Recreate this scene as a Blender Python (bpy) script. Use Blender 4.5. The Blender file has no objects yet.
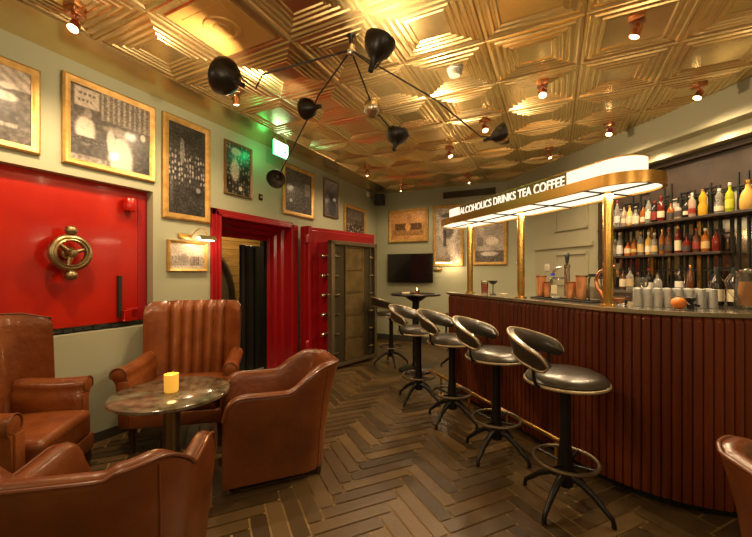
import bpy, bmesh, math, random
from mathutils import Matrix, Vector, noise
random.seed(7)
PI = math.pi
C = bpy.context.scene.collection
R = math.radians

# ------------------------------------------------------------------ materials
def mat(name, col, rough=.5, metal=0., spec=.5, emit=None, es=0., trans=0., ior=1.45, coat=0., bump=None, var=None, attr=None, sheen=0.):
    m = bpy.data.materials.new(name); m.use_nodes = True
    nt = m.node_tree; b = nt.nodes['Principled BSDF']
    b.inputs['Base Color'].default_value = (*col, 1)
    b.inputs['Roughness'].default_value = rough
    b.inputs['Metallic'].default_value = metal
    b.inputs['Specular IOR Level'].default_value = spec
    b.inputs['Transmission Weight'].default_value = trans
    b.inputs['IOR'].default_value = ior
    b.inputs['Coat Weight'].default_value = coat
    b.inputs['Coat Roughness'].default_value = .08
    if emit:
        b.inputs['Emission Color'].default_value = (*emit, 1)
        b.inputs['Emission Strength'].default_value = es
    tc = nt.nodes.new('ShaderNodeTexCoord')
    if bump:                                   # (scale, strength, distance)
        n = nt.nodes.new('ShaderNodeTexNoise'); n.inputs['Scale'].default_value = bump[0]; n.inputs['Detail'].default_value = 5
        nt.links.new(tc.outputs['Object'], n.inputs['Vector'])
        bp = nt.nodes.new('ShaderNodeBump'); bp.inputs['Strength'].default_value = bump[1]; bp.inputs['Distance'].default_value = bump[2]
        nt.links.new(n.outputs['Fac'], bp.inputs['Height']); nt.links.new(bp.outputs['Normal'], b.inputs['Normal'])
    if attr:
        a = nt.nodes.new('ShaderNodeAttribute'); a.attribute_name = attr
        nt.links.new(a.outputs['Color'], b.inputs['Base Color'])
    elif var:                                  # (scale, colour a, colour b, stretch)
        n = nt.nodes.new('ShaderNodeTexNoise'); n.inputs['Scale'].default_value = var[0]; n.inputs['Detail'].default_value = 6
        mp = nt.nodes.new('ShaderNodeMapping'); mp.inputs['Scale'].default_value = var[3] if len(var) > 3 else (1, 1, 1)
        nt.links.new(tc.outputs['Object'], mp.inputs['Vector']); nt.links.new(mp.outputs['Vector'], n.inputs['Vector'])
        r = nt.nodes.new('ShaderNodeValToRGB'); r.color_ramp.elements[0].position = .35; r.color_ramp.elements[1].position = .68
        r.color_ramp.elements[0].color = (*var[1], 1); r.color_ramp.elements[1].color = (*var[2], 1)
        nt.links.new(n.outputs['Fac'], r.inputs['Fac']); nt.links.new(r.outputs['Color'], b.inputs['Base Color'])
    return m

M = {}
M['wall'] = mat('sage wall paint', (.4, .41, .27), .6, bump=(60, .08, .01), var=(1.2, (.38, .385, .25), (.425, .43, .28)))
M['beige'] = mat('beige wall paint', (.42, .40, .26), .6, var=(1.5, (.40, .38, .245), (.44, .415, .275)))
M['soffit'] = mat('soffit paint', (.44, .42, .27), .55)
M['skirt'] = mat('dark skirting', (.05, .045, .03), .5)
M['brassceil'] = mat('pressed brass ceiling', (.80, .60, .27), .26, .92, bump=(9, .15, .01), var=(2.5, (.70, .53, .25), (.86, .69, .35)))
M['amberpanel'] = mat('amber painted panel', (.72, .42, .12), .45, .3)
M['brass'] = mat('brushed brass', (.72, .43, .12), .3, 1)
M['brasspole'] = mat('polished brass', (.62, .40, .11), .24, 1)
M['agedbrass'] = mat('aged brass', (.34, .27, .14), .36, 1, bump=(90, .3, .003))
M['gilt'] = mat('gilt frame', (.5, .3, .08), .42, .35, var=(18, (.42, .24, .055), (.58, .36, .11)))
M['woodframe'] = mat('brown frame', (.20, .11, .04), .4, .2)
M['photo'] = mat('photo print', (.5, .5, .5), .35, attr='Col', coat=.2)
M['red'] = mat('red gloss paint', (.42, .010, .003), .25, coat=.4, bump=(5, .12, .02), var=(3, (.37, .007, .002), (.47, .016, .004)))
M['redd'] = mat('red enamel', (.30, .006, .009), .3, coat=.3, bump=(7, .1, .02))
M['leather'] = mat('tan leather', (.225, .064, .015), .30, bump=(22, .35, .012), var=(5, (.17, .044, .010), (.285, .086, .02)), coat=.3)
M['leatherd'] = mat('tub leather', (.155, .043, .010), .32, bump=(22, .3, .01), var=(4, (.115, .03, .007), (.2, .056, .0125)), coat=.15)
M['piping'] = mat('leather piping', (.16, .045, .013), .35, coat=.2)
M['darkleg'] = mat('dark wood leg', (.045, .02, .012), .35)
M['blackl'] = mat('black leather', (.028, .022, .014), .32, bump=(30, .15, .005), coat=.2)
M['blackm'] = mat('black metal', (.012, .011, .01), .35, .3)
M['rim'] = mat('pale metal rim', (.34, .27, .16), .42, .6)
M['shade'] = mat('black enamel shade', (.012, .010, .008), .32)
M['shadein'] = mat('shade inside', (.06, .05, .035), .5)
M['copper'] = mat('copper', (.58, .29, .17), .24, 1)
M['bulb'] = mat('bulb', (1, .9, .7), .3, emit=(1, .74, .42), es=25)
M['chrome'] = mat('chrome', (.7, .68, .62), .1, 1)
M['bartop'] = mat('dark polished counter', (.16, .14, .1), .12, .3, coat=.5)
M['baredge'] = mat('steel counter edge', (.5, .45, .33), .3, 1)
M['barwood'] = mat('reeded mahogany', (.115, .021, .006), .36, coat=.15, var=(6, (.085, .014, .004), (.155, .031, .009), (1, 1, .12)))
M['barend'] = mat('mahogany', (.2, .05, .014), .35, coat=.15, var=(6, (.16, .036, .01), (.25, .066, .018), (1, 1, .15)))
M['diff'] = mat('lit opal diffuser', (.9, .85, .7), .4, emit=(1, .86, .64), es=1.05)
M['diffu'] = mat('lit underside diffuser', (.9, .85, .7), .4, emit=(1, .84, .60), es=1.3)
M['letter'] = mat('lit letters', (.9, .9, .8), .4, emit=(1, .88, .68), es=1.05)
M['signface'] = mat('olive brass sign face', (.30, .23, .09), .42, .6)
M['grid'] = mat('dark diffuser bars', (.02, .02, .02), .5)
M['stone'] = mat('brown marble table', (.12, .10, .06), .16, coat=.4, var=(14, (.06, .045, .022), (.23, .19, .12)))
M['candle'] = mat('glowing votive', (.8, .5, .1), .4, emit=(1, .46, .05), es=.55)
M['wax'] = mat('candle wax', (.9, .75, .4), .5, emit=(1, .6, .18), es=1.5)
M['flame'] = mat('flame', (1, .6, .2), .5, emit=(1, .62, .22), es=14)
M['screen'] = mat('tv glass', (.008, .007, .007), .12, coat=.6)
M['vent'] = mat('vent', (.10, .075, .03), .5, .4)
M['exitf'] = mat('exit sign face', (.6, .9, .75), .4, emit=(.55, 1, .75), es=5)
M['exitg'] = mat('exit green', (.02, .6, .2), .4, emit=(.02, 1, .25), es=4)
M['bronze'] = mat('vault bronze frame', (.24, .19, .12), .36, .75)
M['boltplate'] = mat('vault inner plate', (.3, .2, .08), .4, .5, var=(6, (.22, .15, .06), (.38, .26, .11)))
M['vdark'] = mat('vault dark recess', (.11, .085, .05), .45, .5)
M['bolt'] = mat('steel bolt', (.6, .52, .4), .25, 1)
M['black'] = mat('black paint', (.012, .014, .011), .45)
M['boards'] = mat('ochre boards', (.42, .25, .06), .5, var=(3, (.34, .19, .045), (.5, .31, .08), (1, 1, 8)))
M['pale'] = mat('pale stone', (.55, .5, .36), .5)
M['greydisc'] = mat('grey vault disc', (.30, .25, .17), .45, .2)
M['darkwood'] = mat('dark back bar wood', (.04, .027, .018), .42, var=(5, (.03, .02, .013), (.055, .037, .024)))
M['mirror'] = mat('antique mirror', (.42, .37, .28), .12, 1, bump=(6, .1, .01))
def thin_glass(name, tint, refl=.12, milk=0.):
    m = bpy.data.materials.new(name); m.use_nodes = True; nt = m.node_tree; nt.nodes.clear()
    out = nt.nodes.new('ShaderNodeOutputMaterial'); t = nt.nodes.new('ShaderNodeBsdfTransparent'); g = nt.nodes.new('ShaderNodeBsdfGlossy'); d = nt.nodes.new('ShaderNodeBsdfDiffuse')
    t.inputs['Color'].default_value = (*tint, 1); g.inputs['Roughness'].default_value = .04; d.inputs['Color'].default_value = (.9, .88, .8, 1)
    lw = nt.nodes.new('ShaderNodeLayerWeight'); lw.inputs['Blend'].default_value = refl
    mx = nt.nodes.new('ShaderNodeMixShader'); nt.links.new(lw.outputs['Fresnel'], mx.inputs[0]); nt.links.new(t.outputs[0], mx.inputs[1]); nt.links.new(g.outputs[0], mx.inputs[2])
    m2 = nt.nodes.new('ShaderNodeMixShader'); m2.inputs[0].default_value = milk; nt.links.new(mx.outputs[0], m2.inputs[1]); nt.links.new(d.outputs[0], m2.inputs[2])
    nt.links.new(m2.outputs[0], out.inputs[0]); return m
M['glass'] = thin_glass('clear glass', (.94, .93, .88), .25, .03)
M['tglass'] = thin_glass('tumbler glass', (.96, .95, .91), .62, .30)
M['vglass'] = thin_glass('vault glass', (.97, .97, .95), .12)
M['ringm'] = mat('dark bronze ring', (.16, .12, .07), .4, .7)
M['water'] = mat('clear spirit bottle', (.72, .70, .62), .06, trans=.75)
M['white'] = mat('white plastic', (.75, .72, .62), .4)
M['cream'] = mat('cream label', (.72, .62, .42), .6)
M['amber'] = mat('amber liquid', (.8, .3, .03), .1, trans=.2)
M['orange'] = mat('orange drink', (.85, .25, .04), .1, trans=.35)
M['mat'] = mat('black rubber', (.012, .012, .010), .7)
M['plank'] = mat('herringbone planks', (.06, .035, .015), .34, attr='Col', bump=(70, .25, .004))
M['floorbase'] = mat('pale plank joints', (.46, .30, .12), .5)
M['cloth'] = mat('speaker cloth', (.015, .014, .012), .7)

# ------------------------------------------------------------------ mesh builder
class MB:
    def __init__(s): s.v = []; s.f = []
    def add(s, vs, fs, mx=None):
        o = len(s.v)
        for p in vs:
            p = Vector(p)
            if mx is not None: p = mx @ p
            s.v.append(tuple(p))
        s.f += [tuple(i + o for i in f) for f in fs]
        return s
    def box(s, c, d, rz=0., mx=None):
        x, y, z = d[0] / 2, d[1] / 2, d[2] / 2
        vs = [(-x, -y, -z), (x, -y, -z), (x, y, -z), (-x, y, -z), (-x, -y, z), (x, -y, z), (x, y, z), (-x, y, z)]
        m = Matrix.Translation(c) @ Matrix.Rotation(rz, 4, 'Z')
        if mx is not None: m = mx @ m
        return s.add(vs, [(0, 3, 2, 1), (4, 5, 6, 7), (0, 1, 5, 4), (1, 2, 6, 5), (2, 3, 7, 6), (3, 0, 4, 7)], m)
    def rbox(s, c, d, r=.02, seg=3, mx=None, crown=0.):
        bm = bmesh.new(); bmesh.ops.create_cube(bm, size=1)
        for v in bm.verts: v.co = Vector((v.co.x * d[0], v.co.y * d[1], v.co.z * d[2]))
        if crown:
            bmesh.ops.subdivide_edges(bm, edges=bm.edges[:], cuts=4, use_grid_fill=True)
            ed = [e for e in bm.edges if len(e.link_faces) == 2 and e.calc_face_angle() > 1]
        else: ed = bm.edges[:]
        bmesh.ops.bevel(bm, geom=ed, offset=r, segments=seg, profile=.5, affect='EDGES', clamp_overlap=True)
        if crown:
            for v in bm.verts:
                k = max(0, 1 - (2 * v.co.x / d[0]) ** 2) * max(0, 1 - (2 * v.co.y / d[1]) ** 2)
                if v.co.z > 0: v.co.z += crown * k ** .6
        bm.verts.index_update()
        vs = [tuple(v.co) for v in bm.verts]; fs = [tuple(v.index for v in f.verts) for f in bm.faces]; bm.free()
        m = Matrix.Translation(c)
        if mx is not None: m = mx @ m
        return s.add(vs, fs, m)
    def lathe(s, prof, n=24, c=(0, 0, 0), mx=None):
        vs, fs = [], []; rings = []
        for r, z in prof:
            if r < 1e-5: rings.append([len(vs)]); vs.append((0, 0, z))
            else:
                rings.append(list(range(len(vs), len(vs) + n)))
                vs += [(r * math.cos(2 * PI * k / n), r * math.sin(2 * PI * k / n), z) for k in range(n)]
        for a, b in zip(rings, rings[1:]):
            for k in range(n):
                q = (k + 1) % n
                if len(a) == 1 and len(b) == 1: continue
                if len(a) == 1: fs.append((a[0], b[q], b[k]))
                elif len(b) == 1: fs.append((a[k], a[q], b[0]))
                else: fs.append((a[k], a[q], b[q], b[k]))
        m = Matrix.Translation(c)
        if mx is not None: m = m @ mx
        return s.add(vs, fs, m)
    def tube(s, pts, r, n=8, closed=False, mx=None):
        pts = [Vector(p) for p in pts]; L = len(pts); vs, fs = [], []
        rr = r if isinstance(r, (list, tuple)) else [r] * L
        up = None
        for i, p in enumerate(pts):
            if closed: t = pts[(i + 1) % L] - pts[i - 1]
            else: t = pts[min(i + 1, L - 1)] - pts[max(i - 1, 0)]
            t.normalize()
            if up is None: up = Vector((0, 0, 1)) if abs(t.z) < .9 else Vector((1, 0, 0))
            a = t.cross(up); 
            if a.length < 1e-4: a = t.cross(Vector((.3, .9, .2)))
            a.normalize(); b = a.cross(t).normalized(); up = b
            vs += [tuple(p + rr[i] * (a * math.cos(2 * PI * k / n) + b * math.sin(2 * PI * k / n))) for k in range(n)]
        for i in range(L if closed else L - 1):
            j = (i + 1) % L
            for k in range(n):
                q = (k + 1) % n
                fs.append((i * n + k, i * n + q, j * n + q, j * n + k))
        if not closed:
            fs.append(tuple(range(n))[::-1]); fs.append(tuple((L - 1) * n + k for k in range(n)))
        return s.add(vs, fs, mx)
    def prism(s, poly, z0, z1, mx=None):
        n = len(poly)
        vs = [(x, y, z0) for x, y in poly] + [(x, y, z1) for x, y in poly]
        fs = [tuple(range(n))[::-1], tuple(range(n, 2 * n))] + [(i, (i + 1) % n, n + (i + 1) % n, n + i) for i in range(n)]
        return s.add(vs, fs, mx)
    def loops(s, rows, close_row=True, cap=True, mx=None):
        n = len(rows[0]); vs = [p for r in rows for p in r]; fs = []
        for i in range(len(rows) - 1):
            for k in range(n if close_row else n - 1):
                q = (k + 1) % n
                fs.append((i * n + k, i * n + q, (i + 1) * n + q, (i + 1) * n + k))
        if cap and close_row:
            fs.append(tuple(range(n))[::-1]); fs.append(tuple((len(rows) - 1) * n + k for k in range(n)))
        return s.add(vs, fs, mx)
    def build(s, name, m, parent=None, smooth=40, bevel=0., fix=True):
        me = bpy.data.meshes.new(name); me.from_pydata(s.v, [], s.f); me.validate()
        if fix:
            bm = bmesh.new(); bm.from_mesh(me); bmesh.ops.recalc_face_normals(bm, faces=bm.faces[:]); bm.to_mesh(me); bm.free()
        me.materials.append(M[m] if isinstance(m, str) else m)
        if smooth:
            for p in me.polygons: p.use_smooth = True
            me.set_sharp_from_angle(angle=R(smooth))
        o = bpy.data.objects.new(name, me); C.objects.link(o)
        if parent: o.parent = parent
        if bevel:
            b = o.modifiers.new('Bevel', 'BEVEL'); b.width = bevel; b.segments = 2; b.limit_method = 'ANGLE'
        return o

def tag(o, label=None, cat=None, group=None, kind=None):
    if label: o['label'] = label
    if cat: o['category'] = cat
    if group: o['group'] = group
    if kind: o['kind'] = kind
    return o
def thing(name, label, cat, loc=(0, 0, 0), rz=0., group=None):
    o = bpy.data.objects.new(name, None); C.objects.link(o); o.empty_display_size = .1
    o.location = loc; o.rotation_euler = (0, 0, rz)
    return tag(o, label, cat, group)
def struct(name, mb, m, parent=None, **k):
    return tag(mb.build(name, m, parent, **k), kind='structure')
def copy_tree(o, parent=None):
    c = o.copy(); C.objects.link(c)
    if parent is not None: c.parent = parent
    for ch in list(o.children): copy_tree(ch, c)
    return c
def face_rz(fx, fy): return math.atan2(fx, -fy)       # local -y turned to (fx, fy)
def srgb(c): return tuple(((x / 255) / 12.92 if x / 255 <= .04045 else ((x / 255 + .055) / 1.055) ** 2.4) for x in c)
def sm(x, a, b):
    t = min(1, max(0, (x - a) / (b - a))); return t * t * (3 - 2 * t)
def lamp(kind, name, loc, energy, col=(1, .68, .38), size=.04, rot=None, cone=None, blend=.6):
    l = bpy.data.lights.new(name, kind); l.energy = energy; l.color = col
    if kind in ('POINT', 'SPOT'): l.shadow_soft_size = size
    if kind == 'AREA': l.size = size
    if kind == 'SPOT': l.spot_size = R(cone or 110); l.spot_blend = blend
    o = bpy.data.objects.new(name, l); C.objects.link(o); o.location = loc
    if rot: o.rotation_euler = rot
    return o

# ------------------------------------------------------------------ geometry of the place (metres)
WX, BY, CZ = -3.32, 6.72, 3.007          # left wall, back wall, ceiling
XR, YF = 4.6, -3.2                        # unseen right and rear walls
W0 = Vector((-.289, BY)); WE = Vector((.64, -.768)); WM = Vector((-.768, -.64))   # bar wall: start, direction, facing
WRZ = math.atan2(-.768, .64)
BD = Vector((-.713, .701)); BN = Vector((.701, .713))                              # bar: along to far end, into the bar
BRZ = math.atan2(-.701, .713)
def wallpt(t, off=0., z=0.):
    p = W0 + WE * t + WM * off; return (p.x, p.y, z)
def bp(s, i, z=None):
    if s < 1.783: p = (-1.0855 - BD.x * s + BN.x * i, 4.053 - BD.y * s + BN.y * i)
    elif s < 2.87:
        h = R(-44.5) + (s - 1.783) / .733
        p = (.70 + (.733 - i) * math.sin(h), 3.326 - (.733 - i) * math.cos(h))
    else:
        h = R(-44.5) + 1.087 / .733; e = s - 2.87
        p = (.70 + (.733 - i) * math.sin(h) + e * math.cos(h), 3.326 - (.733 - i) * math.cos(h) + e * math.sin(h))
    return p if z is None else (*p, z)

# ---- floor: herringbone planks over a pale base
b = MB(); b.box(((WX + XR) / 2, (YF + BY) / 2, -.03), (XR - WX + .4, BY - YF + .4, .05)); floor = struct('floor', b, 'floorbase', smooth=0)
def herringbone():
    W, L, g = .095, .475, .0055
    ang = R(90 - 39); ca, sa = math.cos(ang), math.sin(ang)
    vs, fs, cols = [], [], []
    rnd = random.Random(3)
    for i in range(-150, 150):
        for j in range(-26, 26):
            for k in (0, 1):
                # cells of W: horizontal plank at (i + 2*5*j ...) standard L = 5W herringbone
                if k == 0: x0, y0, w, h = (i + 10 * j) * W, i * W, L, W
                else: x0, y0, w, h = (i + 10 * j + 5) * W, (i - 4) * W, W, L
                cx, cy = x0 + w / 2, y0 + h / 2
                X, Y = cx * ca - cy * sa - .5, cx * sa + cy * ca + 2
                if not (WX - .25 < X < 2.2 and -.4 < Y < BY + .25): continue
                if X > .6 and Y > 4.0: continue
                base = len(vs)
                n = len(fs)
                dark = rnd.choice([.55, .7, .8, .9, 1, 1.1, 1.25, 1.5])
                r = (.100 * dark, .060 * dark, .022 * dark)
                tz = rnd.uniform(0, .0015)
                for dx, dy in ((g, g), (w - g, g), (w - g, h - g), (g, h - g)):
                    px, py = x0 + dx, y0 + dy
                    vs.append((px * ca - py * sa - .5, px * sa + py * ca + 2, .004 + tz * (1 if dx > g else 0)))
                    cols.append((*r, 1))
                fs.append((base, base + 1, base + 2, base + 3))
    me = bpy.data.meshes.new('herringbone_planks'); me.from_pydata(vs, [], fs)
    a = me.color_attributes.new('Col', 'FLOAT_COLOR', 'POINT')
    for q, c in zip(a.data, cols): q.color = c
    me.materials.append(M['plank'])
    o = bpy.data.objects.new('floor_planks', me); C.objects.link(o); o.parent = floor; o['kind'] = 'structure'
herringbone()

# ---- ceiling: pressed metal tiles
TS = .614; TX, TY = -2.89, 1.381
def ceiling():
    b = MB()
    prof = [(0, 0), (.006, -.020), (.024, -.024), (.034, -.004), (.052, -.004), (.058, -.024), (.076, -.028), (.084, -.008), (.098, -.008),
            (.104, -.026), (.120, -.030), (.128, -.010), (.140, -.010), (.146, -.027), (.160, -.030), (.168, -.012), (.176, -.012), (.182, -.026), (.194, -.026), (.200, -.012)]
    plain = [(0, 0), (.012, -.012), (.03, -.012), (.04, -.002), (.062, -.002), (.072, -.010)]
    for i in range(0, 12):
        for j in range(-7, 9):
            x0, y0 = TX + i * TS, TY + j * TS
            if i in (10, 11) : pass
            pf = plain if (i, j) == (1, 0) else prof
            if pf is prof and (i * 7 + j * 3) % 5 == 1: pf = prof[:12]
            rows = []
            for ins, dz in pf:
                dz *= .62
                a, e = ins, TS - ins
                rows.append([(x0 + a, y0 + a, CZ + dz), (x0 + e, y0 + a, CZ + dz), (x0 + e, y0 + e, CZ + dz), (x0 + a, y0 + e, CZ + dz)])
            if pf is plain: pnl = (x0 + TS / 2, y0 + TS / 2)
            b.loops(rows, True, False)
            m = len(b.v); b.f.append((m - 4, m - 3, m - 2, m - 1))
    y1 = TY + 9 * TS; y0 = TY - 7 * TS; x1 = TX + 12 * TS
    b.box(((WX + TX) / 2, (YF + BY) / 2, CZ + .02), (TX - WX + .02, BY - YF + .2, .04))
    b.box(((TX + x1) / 2, (y1 + BY + .1) / 2, CZ + .02), (x1 - TX, BY + .1 - y1, .04))
    b.box(((WX + x1) / 2, (YF + BY) / 2, CZ + .10), (x1 - WX + .4, BY - YF + .4, .06))
    c = struct('ceiling', b, 'brassceil', smooth=0, fix=False)
    b = MB(); b.box((*pnl, CZ - .010), (.47, .47, .008)); b.box((*pnl, CZ - .014), (.34, .34, .006)); b.lathe([(0, -.028), (.055, -.028), (.062, -.02), (.085, -.02), (.092, -.028), (.115, -.028), (.122, -.018)], 32, (*pnl, CZ))
    struct('ceiling_panel', b, 'amberpanel', c, smooth=30)
    return c
ceiling()

# ---- left wall with the red niche and the vault opening
NY0, NY1, NZ0, NZ1 = .25, 2.068, .896, 2.12
OY0, OY1, OZ = 2.75, 3.95, 2.0
b = MB(); TH = .30
def wbox(y0, y1, z0, z1, x0=WX - TH, x1=WX): b.box(((x0 + x1) / 2, (y0 + y1) / 2, (z0 + z1) / 2), (x1 - x0, y1 - y0, z1 - z0))
wbox(YF, NY0, 0, CZ); wbox(NY0, NY1, 0, NZ0); wbox(NY0, NY1, NZ1, CZ); wbox(NY1, OY0, 0, CZ)
wbox(OY0, OY1, OZ, CZ); wbox(OY1, BY + .15, 0, CZ); wbox(NY0, NY1, NZ0, NZ1, WX - TH, WX - .14)
struct('wall_left', b, 'wall', smooth=0)
b = MB(); b.box(((WX + W0.x) / 2 + .1, BY + .1, CZ / 2), (W0.x - WX + .9, .2, CZ)); struct('wall_back', b, 'wall', smooth=0)
b = MB(); b.box(wallpt(2.6, -.1, CZ / 2), (6.2, .2, CZ), WRZ)
struct('wall_bar', b, 'beige', smooth=0)
b = MB(); b.box((XR + .1, (YF + 2.2) / 2, CZ / 2), (.2, 2.2 - YF + .2, CZ)); struct('wall_right', b, 'wall', smooth=0)
b = MB(); b.box(((WX + XR) / 2, YF - .1, CZ / 2), (XR - WX + .4, .2, CZ)); struct('wall_front', b, 'wall', smooth=0)
# bulkhead along the bar wall
b = MB(); b.box(wallpt(2.6, .175, (2.71 + CZ) / 2), (6.2, .35, CZ - 2.71), WRZ)
b.box(wallpt(2.6, .10, 2.65), (6.2, .20, .12), WRZ)
struct('beam', b, 'soffit', smooth=0)
# skirtings
b = MB(); b.box((WX + .008, (YF + 2.66) / 2, .04), (.016, 2.66 - YF, .08)); b.box((WX + .008, (4.02 + BY) / 2, .05), (.016, BY - 4.02, .10)); struct('baseboard_left', b, 'skirt', smooth=0)
b = MB(); b.box(((WX + W0.x) / 2, BY - .01, .06), (W0.x - WX, .02, .12)); struct('baseboard_back', b, 'skirt', smooth=0)
# panel mouldings on the pale wall at the far end of the bar
b = MB()
def moulding(t0, t1, z0, z1, w=.035):
    for t, z, l, vert in (((t0 + t1) / 2, z0, t1 - t0, 0), ((t0 + t1) / 2, z1, t1 - t0, 0), (t0, (z0 + z1) / 2, z1 - z0, 1), (t1, (z0 + z1) / 2, z1 - z0, 1)):
        b.box(wallpt(t, .012, z), (w if vert else l + w, .024, l + w if vert else w), WRZ)
moulding(.50, 1.12, 2.03, 2.42); moulding(.50, 1.12, 1.2, 1.66)
b.box(wallpt(.62, .016, 1.78), (1.2, .032, .05), WRZ)
struct('trim_1', b, 'beige', smooth=0)

# ------------------------------------------------------------------ red niche door with its wheel
o = thing('safe_door_panel', 'glossy red steel safe door panel set into the sage wall with a brass handwheel', 'safe door', (WX - .09, (NY0 + NY1) / 2, NZ0))
b = MB(); b.box((-.02, 0, .635), (.04, NY1 - NY0 - .004, 1.175)); b.build('panel', 'red', o, smooth=0)
b = MB()
for k in range(26): b.box((.0, NY0 - (NY0 + NY1) / 2 + .05 + k * .0675, .024), (.05, .06, .012 + .012 * random.random()))
b.build('bottom_seal', 'black', o, smooth=0)
b = MB(); b.box((-.012, NY1 - (NY0 + NY1) / 2 - .045, .62), (.036, .085, 1.15)); b.build('edge_strip', 'redd', o, smooth=0, bevel=.004)
b = MB(); b.lathe([(0, 0), (.044, 0), (.05, .01), (.05, .10), (.04, .115), (0, .115)], 20, (.05, .73, 1.02)); b.build('hinge_boss', 'red', o)
b = MB(); b.box((.012, .665, .27), (.022, .028, .36)); b.build('slot_bar', 'black', o, smooth=0)
b = MB(); b.box((.035, .71, .10), (.05, .07, .10)); b.box((.02, .76, .15), (.02, .10, .02)); b.build('latch_bracket', 'red', o, smooth=0, bevel=.004)
# wheel: in the plane x = .09, centre (y 1.434, z 1.523)
wy, wz = 1.434 - (NY0 + NY1) / 2, 1.523 - NZ0
wm = Matrix.Translation((.10, wy, wz)) @ Matrix.Rotation(R(90), 4, 'Y')
w = MB(); w.lathe([(.092, -.014), (.098, -.02), (.112, -.014), (.118, -.02), (.132, -.016), (.142, -.006), (.142, .006), (.132, .018), (.118, .022), (.112, .014), (.098, .022), (.092, .014), (.088, 0), (.092, -.014)], 40, mx=wm)
wheel = w.build('handwheel', 'agedbrass', o)
w = MB()
for k in range(3):
    a = R(20 + 120 * k); w.tube([(.0, 0, 0), (.0, .1 * math.cos(a), .1 * math.sin(a))], [.02, .013], 10, mx=Matrix.Translation((.10, wy, wz)))
w.build('spokes', 'agedbrass', wheel)
w = MB(); w.lathe([(0, .055), (.02, .05), (.03, .035), (.035, .01), (.035, -.02), (.05, -.03), (.055, -.09), (.0, -.1)], 24, mx=wm); w.build('hub', 'agedbrass', wheel)
for dz in (.172, -.172):
    w = MB(); w.lathe([(0, -.03), (.018, -.026), (.028, -.012), (.031, 0), (.028, .014), (.018, .026), (0, .03)], 18, mx=Matrix.Translation((.10, wy, wz + dz)) @ Matrix.Diagonal((1.25, 1.35, 1.3, 1)))
    w.tube([(.10, wy, wz + dz * .8), (.10, wy, wz + dz * .95)], .012, 8)
    w.build('grip_knob', 'agedbrass', wheel)

# ------------------------------------------------------------------ vault opening: red stepped frame
o = thing('vault_door_frame', 'dark red steel vault doorway frame with stepped surround, open to a dim passage', 'door frame', (WX, (OY0 + OY1) / 2, 0))
cy = (OY0 + OY1) / 2
IY0, IY1, IZ, IX = 2.92, 3.86, 1.82, -.30
b = MB()
for (p0, w0, y0, y1, zt) in ((.035, .075, 2.68, 4.02, 2.075), (.06, .04, 2.71, 3.99, 2.045), (.085, .03, 2.735, 3.965, 2.015), (.05, .10, 3.99, 4.11, 2.05)):
    if y0 < 3: b.box((p0 / 2, (y0 + y1) / 2 - cy, zt - w0 / 2), (p0, y1 - y0, w0)); b.box((p0 / 2, y0 + w0 / 2 - cy, zt / 2), (p0, w0, zt - .0))
    b.box((p0 / 2, y1 - w0 / 2 - cy, zt / 2), (p0, w0, zt))
b.build('surround', 'redd', o, smooth=0, bevel=.006)
b = MB()
A = [(0, OY0 - cy, 0), (0, OY0 - cy, OZ), (0, OY1 - cy, OZ), (0, OY1 - cy, 0)]
n_ = 3
prev = A
for k in range(1, n_ + 1):
    for frac, xx in (((k - 1) / n_ + .12, IX * ((k - .35) / n_)), (k / n_, IX * (k / n_))):
        f_ = min(1, frac if frac != k / n_ else k / n_)
        q = [(xx, OY0 - cy + (IY0 - OY0) * f_, 0), (xx, OY0 - cy + (IY0 - OY0) * f_, OZ + (IZ - OZ) * f_), (xx, OY1 - cy + (IY1 - OY1) * f_, OZ + (IZ - OZ) * f_), (xx, OY1 - cy + (IY1 - OY1) * f_, 0)]
        b.add(prev + q, [(0, 1, 5, 4), (1, 2, 6, 5), (2, 3, 7, 6)]); prev = q
b.build('reveal', 'redd', o, smooth=0, fix=False)
b = MB(); b.box((IX - .03, IY0 - .03 - cy, .9), (.06, .06, 1.86)); b.box((IX - .03, IY1 + .03 - cy, .9), (.06, .06, 1.86)); b.box((IX - .03, 0, IZ + .03), (.06, IY1 - IY0 + .12, .06))
b.build('inner_jamb', 'black', o, smooth=0)
# passage behind
PX = -5.1
b = MB(); b.box(((PX + WX - TH) / 2, 3.6, -.02), (WX - TH - PX + .5, 3.4, .046)); struct('floor_passage', b, 'pale', smooth=0)
b = MB(); b.box(((PX + WX - TH) / 2, 3.6, 2.55), (WX - TH - PX + .5, 3.4, .1)); struct('ceiling_passage', b, 'black', smooth=0)
b = MB()
for k in range(17): b.box((PX - .03, 3.6, .06 + k * .15), (.06, 3.4, .143))
struct('wall_passage', b, 'boards', smooth=0)
b = MB(); b.box(((PX + WX - TH) / 2, 5.3, 1.25), (WX - TH - PX, .1, 2.5)); b.box(((PX + WX - TH) / 2, 1.9, 1.25), (WX - TH - PX, .1, 2.5)); struct('wall_passage_sides', b, 'black', smooth=0)
o = thing('inner_door', 'black slatted inner door leaf standing just inside the red vault doorway', 'door', (-3.82, 3.78, 0.004))
b = MB(); b.box((0, 0, .875), (.05, .42, 1.75)); b.build('door_leaf', 'black', o, smooth=0, bevel=.004)
b = MB(); b.box((.035, -.12, .875), (.02, .05, 1.7)); b.box((.035, .02, .875), (.02, .03, 1.7)); b.build('stile', 'blackm', o, smooth=0)
o = thing('round_vault_disc', 'round-topped grey steel disc with brown rim seen in the passage behind the doorway', 'vault disc', (-4.4, 3.02, .0))
md = Matrix.Translation((0, 0, .98)) @ Matrix.Rotation(R(90), 4, 'Y')
b = MB(); b.lathe([(0, .02), (.86, .02), (.86, -.03), (0, -.03)], 48, mx=md); b.build('disc_plate', 'greydisc', o)
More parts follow.
